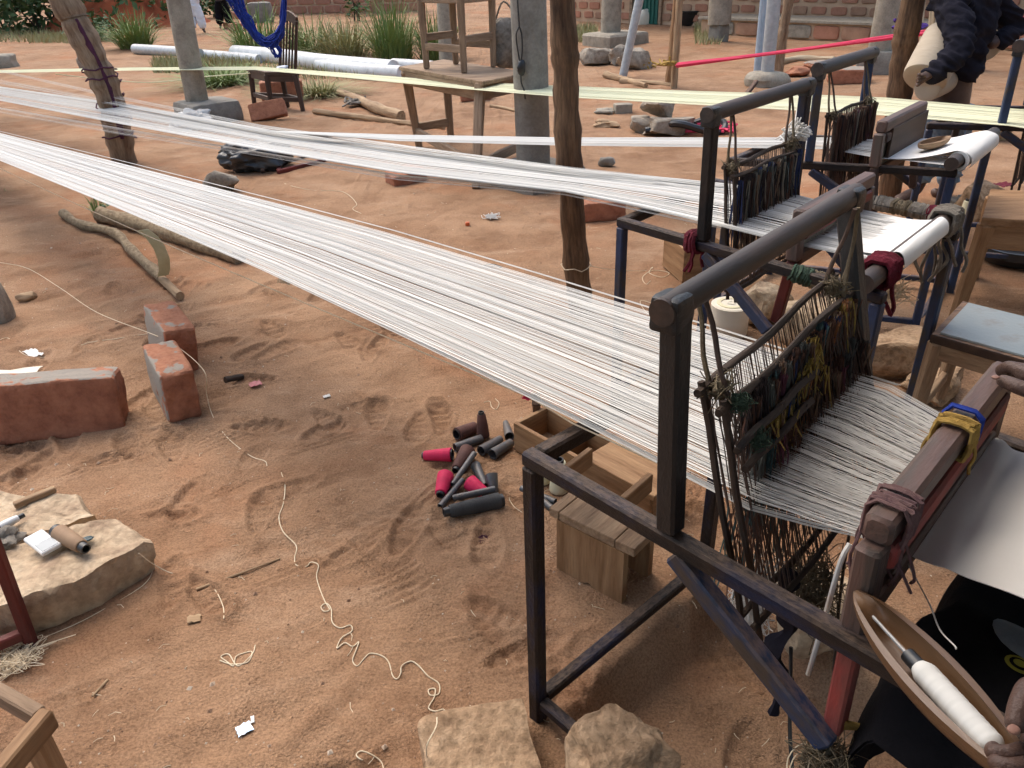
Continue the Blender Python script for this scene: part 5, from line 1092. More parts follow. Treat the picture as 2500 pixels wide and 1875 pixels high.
# ---- warps
def warp(name, label, stations, n, r, m, seed=0, shed=0, shed_u=2, bunch=.5, gap=.0, sub=5, group='stretched warps', ch=3, zj=.0015, parts=None):
    "stations: (left edge, right edge) world points from loom to far end"
    rs = random.Random(seed); fine = []; fsh = []
    for i in range(len(stations)-1):
        (a, b), (c, d) = stations[i], stations[i+1]; k = max(1, int((c-a).length/.35))
        for q in range(k): fine.append((a.lerp(c, q/k), b.lerp(d, q/k))); fsh.append(shed[i]+(shed[i+1]-shed[i])*q/k if shed else 0)
    fine.append(stations[-1]); fsh.append(shed[-1] if shed else 0); stations = fine; shed = fsh
    S = len(stations); mb = MB(); pos = sorted(rs.random() if rs.random() < bunch else (k+.5)/n for k in range(n))
    A = [s[0] for s in stations]; B = [s[1] for s in stations]
    for k, t in enumerate(pos):
        ph = rs.uniform(0, 6.28); amp = rs.uniform(.0, .0035); pts = []; zz = rs.gauss(0, zj); sg = 1 if k % 2 else -1
        for i in range(S):
            tt = t + amp*math.sin(ph+i*.35); p = A[i].lerp(B[i], min(max(tt, 0), 1)); p = p + Vector((0, 0, zz + sg*shed[i])); pts.append(p)
        rr = r*rs.uniform(.75, 1.25); V = []; F = []
        for i, p in enumerate(pts):
            e = (B[i]-A[i]).normalized(); V += [p-e*rr, p+Vector((0, 0, rr*.4)), p+e*rr, p-Vector((0, 0, rr*.4))]
        for i in range(S-1):
            for q in range(4): F.append((i*4+q, i*4+(q+1) % 4, i*4+4+(q+1) % 4, i*4+4+q))
        mb.add(V, F, [(k*3.71+seed, k*1.3, 0)]*len(V))
    o = mb.build(name, m, smooth=False); return tag(o, label, 'warp', group)
US = [.405, .0, -.6, -1.33, -2.0, -2.72, -3.8, -5.0, -7, -9]; ZS = [.815, .81, .796, .775, .742, .704, .642, .570, .445, .32]
VL = [.095, .10, .10, .10, .10, .10, .10, .10, .10, .11]; VR = [.61, .60, .59, .575, .56, .54, .52, .50, .47, .44]
st1 = [(F1.L(u, a, z), F1.L(u, b, z)) for u, a, b, z in zip(US, VL, VR, ZS)]
st1 = [(F1.L(.59, .165, .805), F1.L(.575, .575, .808)), (F1.L(.50, .13, .808), F1.L(.49, .592, .812))] + st1
warp('warp_sheet', 'wide white warp stretched from the near loom to the left edge', st1, 400, .00100, m_yarn, 1, shed=[0, .007, .013, .008, .004, .002, .001, 0, 0, 0, 0, 0], bunch=.5, zj=.0014, group='white warps')
# a few loose warp ends beside the sheet
for i, (v, z, lab) in enumerate(((.625, .004, 'single slack yarn along the far edge of the near warp'), (.645, -.004, 'outermost slack yarn along the far edge of the near warp'))):
    mb = MB(); mb.tube([F1.L(u, w+v-.60, zz+z) for u, zz, w in zip(US, ZS, VR)], .0011, 4); tag(mb.build('loose_warp_yarn', m_yarn), lab, 'yarn', 'loose warp yarns')
a_, b_ = at(-12, 358, .45), at(1140, 856, .70); mb = MB(); mb.tube([a_.lerp(b_, k/12) - Vector((0, 0, .02*math.sin(math.pi*k/12))) for k in range(13)], .0019, 5); mb.tube([b_, F1.L(.0, .11, .785), F1.L(.3, .13, .78)], .0018, 5); tag(mb.build('guide_string', m_string), 'single cream guide string running along the near edge of the warp', 'string')
tangle('tiny red and white thread knot on the guide string', b_+Vector((0, 0, -.01)), .012, .015, 14, .0012, m_pinky, 'yarn_knot', seed=17)
tangle('small frayed thread ends hanging below the near warp edge', at(620, 610, .72), .03, .02, 14, .0014, m_string, 'yarn_knot', seed=18)
def px_st(rows):   # rows of (x, y_low, y_high, z): both edges of a band at one station
    return [(at(x0, y0, z), at(x1, y1, z)) for (x0, y0, x1, y1, z) in rows]
w2 = px_st([(1880, 560, 1985, 478, .80), (1690, 520, 1790, 437, .805), (1555, 487, 1655, 405, .81), (1380, 445, 1460, 385, .80), (1220, 413, 1300, 372, .785), (860, 372, 905, 327, .72), (560, 322, 600, 283, .62), (265, 268, 290, 228, .52), (0, 217, 0, 187, .44), (-420, 150, -420, 132, .32)])
warp('warp_sheet', 'white warp of the second loom passing under the tables to the left', w2, 230, .0019, m_yarn, 2, bunch=.8, zj=.002, group='white warps')
w2b = px_st([(1555, 492, 1570, 478, .80), (1220, 420, 1222, 408, .77), (860, 388, 862, 376, .68), (560, 336, 562, 327, .57), (265, 292, 267, 275, .46), (0, 244, 0, 230, .36), (-420, 178, -420, 172, .25)])
warp('slack_warp_group', 'slack lower strands hanging below the second loom warp', w2b, 22, .0013, m_yarn, 3, bunch=.9, zj=.006, group='slack strands of the second warp')
w2c = px_st([(1620, 412, 1650, 405, .815), (1220, 368, 1240, 362, .80), (860, 318, 870, 312, .745), (560, 275, 565, 269, .66), (265, 217, 268, 208, .60), (0, 156, 0, 150, .58), (-420, 66, -420, 62, .5)])
warp('slack_warp_group', 'thin upper strands rising above the second loom warp to the left', w2c, 12, .0015, m_yarn, 4, bunch=.9, zj=.003, group='slack strands of the second warp')
w2d = px_st([(1600, 420, 1640, 408, .812), (1220, 374, 1240, 364, .795), (860, 324, 870, 316, .735), (560, 283, 565, 276, .65), (265, 230, 268, 222, .57), (0, 181, 0, 172, .52), (-420, 92, -420, 88, .42)])
warp('slack_warp_group', 'middle strands between the upper strands and the second warp', w2d, 16, .0014, m_yarn, 5, bunch=.9, zj=.003, group='slack strands of the second warp')
w3 = px_st([(2040, 356, 2100, 300, .785), (1880, 338, 1900, 302, .79), (1790, 322, 1800, 297, .785), (1500, 317, 1500, 297, .775), (1220, 314, 1220, 297, .765), (860, 304, 860, 291, .74), (700, 292, 700, 286, .715), (640, 288, 640, 284, .69), (560, 284, 560, 281, .635), (265, 230, 265, 228, .525), (0, 189, 0, 187, .442), (-420, 134, -420, 132, .322)])
warp('warp_sheet', 'bright white warp of the third loom crossing behind the straight pole', w3, 150, .0013, m_yarn, 6, bunch=.4, zj=.001, group='white warps')
w4 = px_st([(2330, 296, 2360, 240, .78), (2180, 272, 2200, 236, .775), (1900, 249, 1910, 211, .77), (1760, 241, 1765, 205, .765), (1500, 226, 1500, 197, .75), (1220, 210, 1220, 186, .73), (1000, 192, 1000, 177, .70), (750, 168, 750, 158, .66), (552, 151, 552, 144, .62)])
warp('warp_sheet', 'pale yellow warp of the farthest loom running behind the tables', w4, 170, .0018, m_yarny, 7, bunch=.35, zj=.001, group='yellow warps')
w4b = px_st([(556, 151, 556, 144, .62), (300, 152, 300, 146, .58), (30, 157, 30, 151, .54), (-300, 162, -300, 157, .5)])
warp('warp_sheet', 'narrow far end of the yellow warp at the upper left', w4b, 90, .0022, m_yarny, 8, bunch=.3, zj=.001, group='yellow warps')
string('slack yellow strand hanging under the yellow warp', [(120, 160), (230, 172), (330, 178), (440, 166), (540, 158)], .006, m=m_yarny, zs=[.5, .42, .40, .46, .55], name='slack_strand')
# pink twisted warp
a_, b_, c_ = at(1462, 140, .42), at(1690, 112, .62), at(1965, 76, .85); mb = MB()
for k in range(16):
    j = lambda: Vector((random.gauss(0, .006), random.gauss(0, .006), random.gauss(0, .009))); mb.tube(spline([a_+j(), b_+j(), c_+j(), c_+(c_-b_)*1.6+j()], 4), .009, 5)
tag(mb.build('pink_warp', m_pinky), 'pink twisted warp stretched from the orange stake to the right', 'warp')
tangle('yellow tie at the left end of the pink warp', at(1440, 143, .3), .12, .06, 10, .012, m_mustard, seed=22)

# ---- woven cloth
def cloth_sheet(name, label, rows, n=26, th=.0012, wav=.004, seed=0, roll=None, m=m_cloth):
    rs = random.Random(seed); V = []; F = []; R_ = len(rows)
    sp0 = spline([r[0] for r in rows], 6); sp1 = spline([r[1] for r in rows], 6); R_ = len(sp0)
    for s in (0, 1):
        for i in range(R_):
            for j in range(n+1):
                p = sp0[i].lerp(sp1[i], j/n); p = p+Vector((0, 0, wav*math.sin(i*.7+seed)*math.sin(j*.35+i*.2)-s*th)); V.append(p)
    N_ = R_*(n+1)
    for i in range(R_-1):
        for j in range(n):
            k = i*(n+1)+j; F += [(k, k+n+1, k+n+2, k+1), (N_+k, N_+k+1, N_+k+n+2, N_+k+n+1)]
    for i in range(R_-1):
        k = i*(n+1); F += [(k, N_+k, N_+k+n+1, k+n+1), (k+n, k+2*n+1, N_+k+2*n+1, N_+k+n)]
    mb = MB(); mb.add(V, F); o = mb.build(name, m, angle=60); return tag(o, label, 'cloth', 'woven cloth on the looms')
cloth_sheet('woven_cloth', 'white woven cloth coming off the near loom beater at the right edge', [(F1.L(.588, .165, .805), F1.L(.572, .575, .808)), (F1.L(.66, .172, .806), F1.L(.62, .572, .815)), (F1.L(.70, .176, .807), F1.L(.655, .568, .808)), (F1.L(.78, .185, .811), F1.L(.74, .565, .818)), (F1.L(.90, .19, .820), F1.L(.88, .565, .826)), (F1.L(.95, .19, .829), F1.L(.95, .565, .830)), (F1.L(.985, .19, .79), F1.L(.985, .565, .79))], wav=.002, seed=1)
cloth_sheet('woven_cloth', 'white woven cloth on the second loom rolling over its beam', [(F2.L(.68, .16, .80), F2.L(.68, .57, .80)), (F2.L(.80, .16, .803), F2.L(.80, .57, .803)), (F2.L(.90, .16, .815), F2.L(.90, .57, .815)), (F2.L(.935, .16, .833), F2.L(.935, .57, .833)), (F2.L(.958, .16, .822), F2.L(.958, .57, .822)), (F2.L(.966, .16, .79), F2.L(.966, .57, .79)), (F2.L(.945, .16, .765), F2.L(.945, .57, .765))], wav=.001, seed=2)
c3l, c3r = .03, .52
cloth_sheet('woven_cloth', 'white woven cloth on the third loom with wooden shuttle on it', [(F3.L(.61, c3l, .79), F3.L(.61, c3r, .79)), (F3.L(.75, c3l, .80), F3.L(.75, c3r, .80)), (F3.L(.86, c3l, .83), F3.L(.86, c3r, .83)), (F3.L(.90, c3l, .838), F3.L(.90, c3r, .838)), (F3.L(.945, c3l, .82), F3.L(.945, c3r, .82)), (F3.L(.955, c3l, .78), F3.L(.955, c3r, .78)), (F3.L(.93, c3l, .745), F3.L(.93, c3r, .745))], wav=.001, seed=3)
mb = MB(); a, b = F3.L(.905, c3l-.002, .795), F3.L(.905, c3r+.002, .795); mb.lathe([(.028, 0), (.030, 0), (.033, -.002), (.036, 0), (.041, -.002), (.041, 1), (.028, 1)], a, b, 22); tag(mb.build('cloth_roll', m_cloth), 'rolled up white cloth on the beam of the third loom', 'cloth roll')
# beams bound with rags
for k, (F, w, lab) in enumerate(((F2, .06, 'maroon'), )):
    ragwrap('maroon rag tied at the left end of the second loom beam', F.L(.93, .07, .80), F.v, .058, .058, m_maroon, 12, 5, .009, 5, tl=.12, spread=.03)
ragwrap('grey rag strips hanging from the right end of the second loom beam', F2.L(.93, .66, .80), F2.v, .06, .06, m_greyrag, 16, 6, .008, 9, tl=.2, spread=.05)
ragwrap('maroon rag tied round the left post foot of the second loom', F2.L(.33, 0, .76), F2.d, .045, .045, m_maroon, 12, 7, .008, 3, tl=.10, spread=.02)
# rag-bound bars of the second loom
def rag_bar(label, a, b, r, ms, seed, name='rag_bound_bar'):
    rs = random.Random(seed); t = thing(name, label, 'bar', (a+b)/2); mb = MB(); mb.tube([a.lerp(b, k/6) for k in range(7)], r*.6, 8); mb.build('bar', m_pipe, t); d = (b-a); n = 46; per = {}
    for k in range(n):
        m = ms[(k*len(ms))//n]; c = a+d*((k+rs.random())/n); s, q = perp(d.normalized()); pts = [c+s*(math.cos(x)*r)+q*(math.sin(x)*r)+d.normalized()*(rs.uniform(-.008, .008)*math.sin(x)) for x in np.linspace(0, 6.28, 11)]; per.setdefault((k*len(ms))//n, (m, MB()))[1].tube(pts, r*.32*rs.uniform(.6, 1.3), 5)
    for m, mb in per.values(): mb.build('rag', m, t)
rag_bar('second loom breast bar wound with green and grey rags', F2.L(.93, -.42*0+.10, .70), F2.L(.70, -.02, .76), .022, [m_greyrag, m_green, m_khaki, m_green], 3)
rag_bar('third loom bar wound with grey rags beside the rough pole', at(1890, 437, .62), at(2050, 468, .62), .026, [m_greyrag, m_khaki, m_greyrag, m_maroon], 4)
# shuttles
def shuttle(label, T, E, w, h, up=Vector((0, 0, 1)), m=m_wood, pirn=True):
    d = (E-T); Ln = d.length; d.normalize(); s = d.cross(up).normalized(); q = s.cross(d); t = thing('shuttle', label, 'shuttle', (T+E)/2-q*h); mb = MB(); n = 30; V = []; F = []; sec = 14
    for i in range(n+1):
        x = i/n; W_ = w/2*(max(0, math.sin(math.pi*min(max(x, .004), .996)))**.55); H = h*(.35+.65*math.sin(math.pi*x)**.6); cav = min(1, max(0, (x-.07)/.12))*min(1, max(0, (.93-x)/.12)); cw = W_*.74; cd = H*.78*cav; c = T+d*(Ln*x)-q*(0.0)
        prof = [(-W_, 0), (-W_*1.02, -H*.35), (-W_*.8, -H*.75), (-W_*.35, -H), (W_*.35, -H), (W_*.8, -H*.75), (W_*1.02, -H*.35), (W_, 0), (cw, .001), (cw*.97, -cd*.6), (cw*.6, -cd), (-cw*.6, -cd), (-cw*.97, -cd*.6), (-cw, .001)]
        for (a, b) in prof: V.append(c+s*a+q*b)
    for i in range(n):
        for k in range(sec): F.append((i*sec+k, i*sec+(k+1) % sec, (i+1)*sec+(k+1) % sec, (i+1)*sec+k))
    F += [tuple(range(sec-1, -1, -1)), tuple(range(n*sec, n*sec+sec))]
    G = [((v-T).dot(d), (v-T).dot(s), (v-T).dot(q)) for v in V]; mb.add(V, F, G); mb.build('hull', m, t, angle=40)
    if pirn:
        z = -h*.30; P = lambda x: T+d*(Ln*x)+q*z; mb = MB(); mb.lathe([(.0, 0), (.0022, 0), (.0022, 1), (0, 1)], P(.12), P(.92), 8); mb.build('spindle', m_galv, t)
        mb = MB(); r = w*.20; mb.lathe([(0, 0), (r*.7, 0), (r*.8, .5), (r*.75, 1), (0, 1)], P(.36), P(.90), 14); mb.build('bobbin', m_plastd, t)
        mb = MB(); pr = []
        for k in range(49): f = k/48; pr.append((r*(.75+.35*min(1, f/.08)*min(1, (1-f)/.06))*(1+.012*math.sin(k*2.6)+.012*math.sin(k*1.1+1)+.01*math.sin(k*4.3)), f))
        mb.lathe(pr, P(.43), P(.84), 20); mb.build('bobbin_yarn', m_yarn, t)
    return t
m_shut = mat('oiled_shuttle_wood', (.19, .105, .052), (.085, .042, .02), (.15, .08, .04), fine=.4, scale=30, rough=.38, bump=.12, bscale=120, stretch=(.08, 1, 1), spec=.5)
sT, sE = at(1848, 1276, .845), at(2232, 1690, .875)
shuttle('large boat shuttle with white bobbin held by the weaver', sT, sE, .068, .045, m=m_shut, up=Vector((-.15, -.35, 1)))
shuttle('small wooden shuttle lying on the third loom cloth', at(1985, 312, .835), at(2052, 293, .845), .07, .035, m=m_woodd, pirn=False)
mb = MB(); pts = [F1.L(.625, .17, .80), at(1965, 1225, .80), at(1985, 1262, .79), at(2010, 1310, .80), at(2030, 1360, .81), at(2062, 1395, .835), at(2065, 1402, .84)]; mb.tube(spline(pts, 6), .0011, 5); tag(mb.build('weft_thread', m_yarn), 'white weft thread running from the cloth edge to the shuttle', 'thread')
mb = MB(); p = F1.L(.565, .06, 0); mb.tube(spline([F1.L(.57, .10, .83), F1.L(.568, .085, .80), F1.L(.565, .08, .68), F1.L(.56, .08, .56)], 5), .0042, 7); tag(mb.build('white_cord', m_yarn), 'thick white cord hanging down from the near warp edge', 'cord')
mb = MB(); rsc = random.Random(5)
for k in range(5): mb.tube(spline([F1.L(.64, .02, .56)+Vector((0, 0, .004*k)), at(1960, 1578+k*3, .54), at(2110, 1594+k*5, .53), at(2260, 1610+k*5, .52)], 5), .0035, 6)
tag(mb.build('yellow_cord', m_mustard), 'mustard yellow cord stretched from the red beater arm to the right', 'cord')
mb = MB(); fuzz(mb, F1.L(.645, .0, .50), .019, 300, .0007, rsc); o = mb.build('fibre_ball', m_khaki); tag(o, 'tangled khaki fibre ball tied under the red beater arm', 'fibre ball')
mb = MB()
for k in range(9):
    c = F1.L(.645, -.01, .50)+Vector((rsc.gauss(0, .012), rsc.gauss(0, .012), rsc.gauss(-.01, .01))); r = rsc.uniform(.02, .04); a0 = rsc.uniform(0, 6); mb.tube(spline([c+Vector((math.cos(a0+x)*r, math.sin(a0+x)*r, .012*math.sin(2*x)-.02*x/6)) for x in np.linspace(0, 5.4, 8)], 3), .0011, 5)
tag(mb.build('thread_loops', m_string), 'cream thread loops round the khaki fibre ball', 'thread')

# ------------------------------------------------------------------ things standing round the right-hand looms
stone('buff boulder under the second loom, left of the red lower arm', 1640, 690, (.28, .22, .22), .2, m_stone, seed=41, n=14, amp=.13)
stone('rounded pale boulder behind the near heddles', 1765, 735, (.34, .28, .26), .5, m_stone, seed=42, n=14, amp=.12)
stone('brown boulder right of the near loom post, string on it', 1930, 800, (.34, .26, .2), .1, m_stoner, seed=43, n=14, amp=.14)
stone('low brown boulder beside the second loom rear leg', 2010, 850, (.3, .2, .14), .6, m_stoner, seed=44, n=14, amp=.14)
stone('buff boulder below the near loom rail, behind dark yarn', 1740, 1360, (.24, .2, .24), .3, m_stone, seed=45, n=14, amp=.12)
stone('brown boulder under the third loom cloth beam', 2110, 470, (.36, .28, .28), .3, m_stoner, seed=46, n=12, amp=.14)
stone('pale stone right of the farthest loom heddles', 2140, 300, (.3, .25, .3), .3, m_stone, seed=47, n=10, amp=.14)
tangle('thread waste hanging below the second loom cloth beam', F2.L(.88, .40, .58), .06, .10, 34, .0012, m_string, seed=32, cat='thread waste')
p = at(2082, 478); cone('cream cone standing under the third loom', p, p+Vector((0, 0, .15)), .04, .028, m_cream, m_plastd, (.03, .9))
p = at(2196, 540); cone('crimson cone lying at the right edge', p+Vector((0, 0, .05)), p+Vector((.16, .03, .04)), .055, .035, m_pink, m_plastd)
mb = MB(); c = at(2188, 560); mb.lathe([(.0, 0), (.16, 0), (.2, .5), (.2, 1), (.18, 1), (.15, .2), (0, .2)], c, c+Vector((0, 0, .09)), 22); tag(mb.build('tyre_bowl', m_plastd), 'black rubber bowl at the right edge beneath the crimson cone', 'bowl')
plastic_bag('clear crumpled plastic bag on the brown boulder under the third loom', 2075, 455, (.16, .12, .1), m_greyrag, 21)
scrap('red and white printed wrapper by the third loom leg', 2165, 415, .14, .1, .4, m_maroon, 'wrapper', 'wrapper', z=.05, seed=9)
# grey seat chair
def grey_chair():
    z = .44; A, B = at(2012, 722, z), at(2080, 650, z); e = (at(2212, 778, z)-A).normalized(); Cc = A+e*.4; D = B+e*.4; tops = [A, Cc, D, B]; c = sum(tops, Vector())/4
    feet = [Vector((c.x, c.y, 0))+(Vector((p.x, p.y, 0))-Vector((c.x, c.y, 0)))*.96 for p in tops]
    t, Q = quad_furniture('grey_chair', 'wooden chair with chipped grey seat at the right edge', 'chair', tops, feet, z, .03, .06, .042, m_woodd, [(0, 3, .14), (0, 1, .14)], parts_top='seat_frame', mtop=m_wooddk)
    q = [c+(p-c)*.90 for p in tops]; mb = MB(); V = [Vector((p.x, p.y, z+.0015)) for p in q]+[Vector((p.x, p.y, z+.007)) for p in [c+(p-c)*.885 for p in tops]]; mb.add(V, [(4, 5, 6, 7)]+[(i, (i+1) % 4, 4+(i+1) % 4, 4+i) for i in range(4)]); mb.build('seat', m_greyseat, t, smooth=False)
grey_chair()
def plank_stool():
    z = .52; A, B = at(2122, 470, z), at(2140, 408, z); e = Vector((.93, -.36, 0)); tops = [A, A+e*.5, B+e*.5, B]; feet = [at(2062, 690), at(2062, 690)+e*.6, at(2100, 600)+e*.55, at(2100, 600)]
    quad_furniture('plank_stool', 'tall raw plank stool with splayed legs at the right edge', 'stool', tops, feet, z, .035, .11, .055, m_wood, [(0, 3, .2)])
plank_stool()
mb = MB(); c = at(2040, 640, .3); mb.bar(at(1985, 690), at(2075, 560, .10), .03, .03); tag(mb.build('blue_rail', m_steelb), 'loose blue steel rail lying under the second loom beam', 'rail')

# ------------------------------------------------------------------ people
def skin_mesh(name, J, E, mat_, parent, sub=2, root=0, wrinkle=0):
    me = bpy.data.meshes.new(name); org = Vector(parent['_org']); me.from_pydata([tuple(Vector(p)-org) for p, r in J], E, []); o = bpy.data.objects.new(name, me); COL.objects.link(o)
    md = o.modifiers.new('skin', 'SKIN'); md.use_smooth_shade = True; md.branch_smoothing = .6
    for i, (p, r) in enumerate(J): 
        sv = me.skin_vertices[0].data[i]; rr = r if isinstance(r, tuple) else (r, r); sv.radius = rr; sv.use_root = (i == root)
    s = o.modifiers.new('sub', 'SUBSURF'); s.levels = sub; s.render_levels = sub
    dg = bpy.context.evaluated_depsgraph_get(); m2 = bpy.data.meshes.new_from_object(o.evaluated_get(dg)); o.modifiers.clear(); o.data = m2; m2.name = name
    m2.materials.clear(); m2.materials.append(mat_); n = len(m2.vertices); co = np.empty(n*3, dtype=np.float32); m2.vertices.foreach_get('co', co); a = m2.attributes.new('gc', 'FLOAT_VECTOR', 'POINT'); a.data.foreach_set('vector', co)
    if wrinkle:
        C = co.reshape(-1, 3).astype(float); nr = np.empty(n*3, dtype=np.float32); m2.vertices.foreach_get('normal', nr); nr = nr.reshape(-1, 3)
        Q = np.stack([C[:, 0]*9+C[:, 2]*5, C[:, 1]*9, C[:, 2]*20+C[:, 0]*7], -1); rg = 1-np.abs(fbm(Q, 2)); C = C+nr*(wrinkle*(rg-.6))[:, None]; m2.vertices.foreach_set('co', C.astype(np.float32).ravel()); m2.update()
    m2.polygons.foreach_set('use_smooth', [True]*len(m2.polygons)); o.parent = parent; return o
class Sk:
    def __init__(s): s.J = []; s.E = []; s.n = {}
    def p(s, name, pos, r, link=None):
        s.n[name] = len(s.J); s.J.append((Vector(pos), r))
        if link: s.E.append((s.n[link], s.n[name]))
    def chain(s, base, pts, rs, link):
        prev = link
        for k, (q, r) in enumerate(zip(pts, rs)): s.p(base+str(k), q, r, prev); prev = base+str(k)
def head(t, c, r, skin, hair, fwd):
    "shaped head with brow, nose, ears; hair cap"
    f = Vector(fwd).normalized(); s = f.cross(Vector((0, 0, 1))).normalized(); mb = MB(); mb.rock(c, (r*1.6, r*1.95, r*2.3), math.atan2(f.y, f.x)-math.pi/2, p=2.3, amp=.03, n=12); mb.rock(c+f*r*.95-Vector((0, 0, r*.1)), (r*.36, r*.5, r*.5), math.atan2(f.y, f.x)-math.pi/2, p=2, amp=.02, n=4)
    for k in (-1, 1): mb.rock(c+s*(k*r*.82), (r*.2, r*.35, r*.55), math.atan2(f.y, f.x)-math.pi/2, p=2, amp=.02, n=4)
    mb.build('head', skin, t)
    mb = MB()
    for k in (-1, 1): mb.rock(c+f*r*.9+s*(k*r*.34)+Vector((0, 0, r*.08)), (r*.26, r*.12, r*.14), math.atan2(f.y, f.x)-math.pi/2, p=2, amp=0, n=4)
    mb.build('eye', m_white, t); mb = MB(); mb.rock(c+f*r*.92-Vector((0, 0, r*.55)), (r*.6, r*.16, r*.16), math.atan2(f.y, f.x)-math.pi/2, p=2, amp=0, n=4); mb.build('mouth', m_skinp, t)
    mb = MB(); mb.rock(c-f*r*.12+Vector((0, 0, r*.28)), (r*1.72, r*1.95, r*2.0), math.atan2(f.y, f.x)-math.pi/2, p=2.2, amp=.03, n=10); mb.build('hair', hair, t)
# weaver at the near loom: lap, legs, hands in view
def weaver():
    L = F1.L; t = thing('person', 'seated weaver in black cloth, hands on shuttle and beater, right edge', 'person', L(1.2, .36, 0)); s = Sk()
    s.p('pel', L(1.22, .36, .52), (.15, .12)); s.p('sp', L(1.23, .36, .74), (.13, .10), 'pel'); s.p('ch', L(1.19, .36, .95), (.15, .11), 'sp'); s.p('nk', L(1.15, .36, 1.11), .055, 'ch'); s.p('hd', L(1.12, .36, 1.19), .06, 'nk')
    # legs
    for k, (v, a) in enumerate(((.20, .28), (.52, .47))):
        s.p('hip%d' % k, L(1.15, .27 if k == 0 else .45, .53), .095, 'pel'); s.p('th%d' % k, L(.95, v, .60), .078, 'hip%d' % k); s.p('kn%d' % k, L(.74, v, .635), .055, 'th%d' % k)
        s.p('cf%d' % k, L(.80, (v+a)/2, .30), .052, 'kn%d' % k); s.p('an%d' % k, L(.79, a, -.02), .036, 'cf%d' % k); s.p('ft%d' % k, L(.72, a-.005, -.07), (.042, .03), 'an%d' % k); s.p('bl%d' % k, L(.655, a-.012, -.092), (.045, .022), 'ft%d' % k)
        for q in range(5): s.chain('to%d_%d_' % (k, q), [L(.632-.002*q, a-.045+.018*q, -.098), L(.604+.006*q, a-.05+.019*q, -.104)], [(.013 if q == 0 else .009), (.012 if q == 0 else .008)], 'bl%d' % k)
    # left arm to the shuttle
    s.p('shl', L(1.17, .19, 1.0), .065, 'ch'); s.p('ell', L(1.15, .0, .80), .045, 'shl'); wl = at(2370, 1500, .89); s.p('wrl', wl, .029, 'ell'); s.p('pal', at(2300, 1545, .88), (.034, .022), 'wrl'); s.p('pal2', at(2262, 1590, .872), (.034, .018), 'pal')
    s.chain('thl', [at(2262, 1480, .905), at(2222, 1478, .912), at(2202, 1530, .905), at(2190, 1582, .893)], [.014, .0125, .0120, .0105], 'pal')
    for q, (x0, y0, x1, y1, x2, y2) in enumerate(((2225, 1618, 2180, 1632, 2140, 1628), (2232, 1650, 2185, 1662, 2148, 1650), (2240, 1682, 2190, 1694, 2156, 1680), (2252, 1712, 2205, 1724, 2170, 1712))): s.chain('fl%d_' % q, [at(x0, y0, .872), at(x1, y1, .876), at(x2, y2, .872), at(x2+10, y2-14, .862)], [.0115, .0105, .0098, .0085], 'pal2')
    # right arm to the beater end
    s.p('shr', L(1.17, .53, 1.0), .065, 'ch'); s.p('elr', L(1.06, .76, .84), .045, 'shr'); s.p('wrr', at(2330, 860, .975), .03, 'elr'); s.p('par', at(2262, 835, .985), (.036, .024), 'wrr')
    s.chain('thr', [at(2238, 850, .985), at(2195, 834, .985), at(2156, 818, .980)], [.014, .0125, .0105], 'par')
    for q in range(4): s.chain('fr%d_' % q, [at(2222+q*10, 806-q*2, .995-.012*q), at(2180+q*10, 790+q*2, .990-.014*q), at(2160+q*12, 800+q*4, .962-.014*q), at(2178+q*12, 815+q*4, .945-.014*q)], [.0115, .0105, .0098, .0085], 'par')
    skin_mesh('body', s.J, s.E, m_skin, t, 2)
    # nails
    for p, nm, d in ((at(2190, 1576, .9035), 'thumb_nail', .004), (at(2151, 815, .991), 'thumb_nail', .004)):
        mb = MB(); mb.rock(p, (.013, .011, .005), .5, p=2.4, amp=.0, n=5); mb.build(nm, m_skinp, t)
    # wrapper over lap
    n, m_ = 40, 44; V = []; F = []
    def surf(a, b):   # a along u 0..1 (front to back), b across
        a = min(max(a, 0), 1); b = min(max(b, 0), 1); v = -.0+.72*b; fold = .012*math.sin(b*19+a*3)+.008*math.sin(b*41+1)
        bump_ = .03*(math.exp(-((v-.20)/.10)**2)+math.exp(-((v-.52)/.10)**2))
        if a < .36: q = a/.36; z = .34+(.675-.34)*q**.8; u = .665-.02*math.sin(q*3.1)+.015*q
        else: q = (a-.36)/.64; z = .675-.03*q; u = .68+.60*q
        edge = max(0, abs(b-.5)-.38)/.12; z -= .14*edge**1.6*(.3+.7*a); return F1.L(u+fold*(.6 if a < .36 else .1), v, z+bump_*(min(1, a/.36))+fold*(0 if a < .36 else .5))
    for sd in (0, 1):
        for i in range(n+1):
            for j in range(m_+1): p = surf(i/n, j/m_); V.append(p-Vector((0, 0, .003*sd))+F1.d*(.003*sd))
    N_ = (n+1)*(m_+1)
    for i in range(n):
        for j in range(m_): k = i*(m_+1)+j; F += [(k, k+1, k+m_+2, k+m_+1), (N_+k, N_+k+m_+1, N_+k+m_+2, N_+k+1)]
    mb = MB(); mb.add(V, F); mb.build('lap_cloth', m_blackcl, t, angle=70)
    # printed motif on the lap cloth
    def onlap(x, y):
        best = None
        for i in range(60):
            for j in range(60):
                p = surf(i/59, j/59); r = ray(x, y); o_ = Vector((0, 0, CAM_H)); rr = r.normalized(); d = ((p-o_)-rr*(p-o_).dot(rr)).length
                if best is None or d < best[0]: best = (d, i/59, j/59)
        return best[1], best[2]
    a0, b0 = onlap(2236, 1392)
    def patch(name, m, ca, cb, ra, rb, lift, squeeze=1, ring=0):
        V = [surf(ca, cb)+Vector((0, 0, lift))]; F = []; K = 20
        for k in range(K): x = 2*math.pi*k/K; V.append(surf(ca+ra*math.cos(x), cb+rb*math.sin(x))+Vector((0, 0, lift)))
        for k in range(K): F.append((0, 1+k, 1+(k+1) % K))
        mb = MB(); mb.add(V, F); return mb.build(name, m, t)
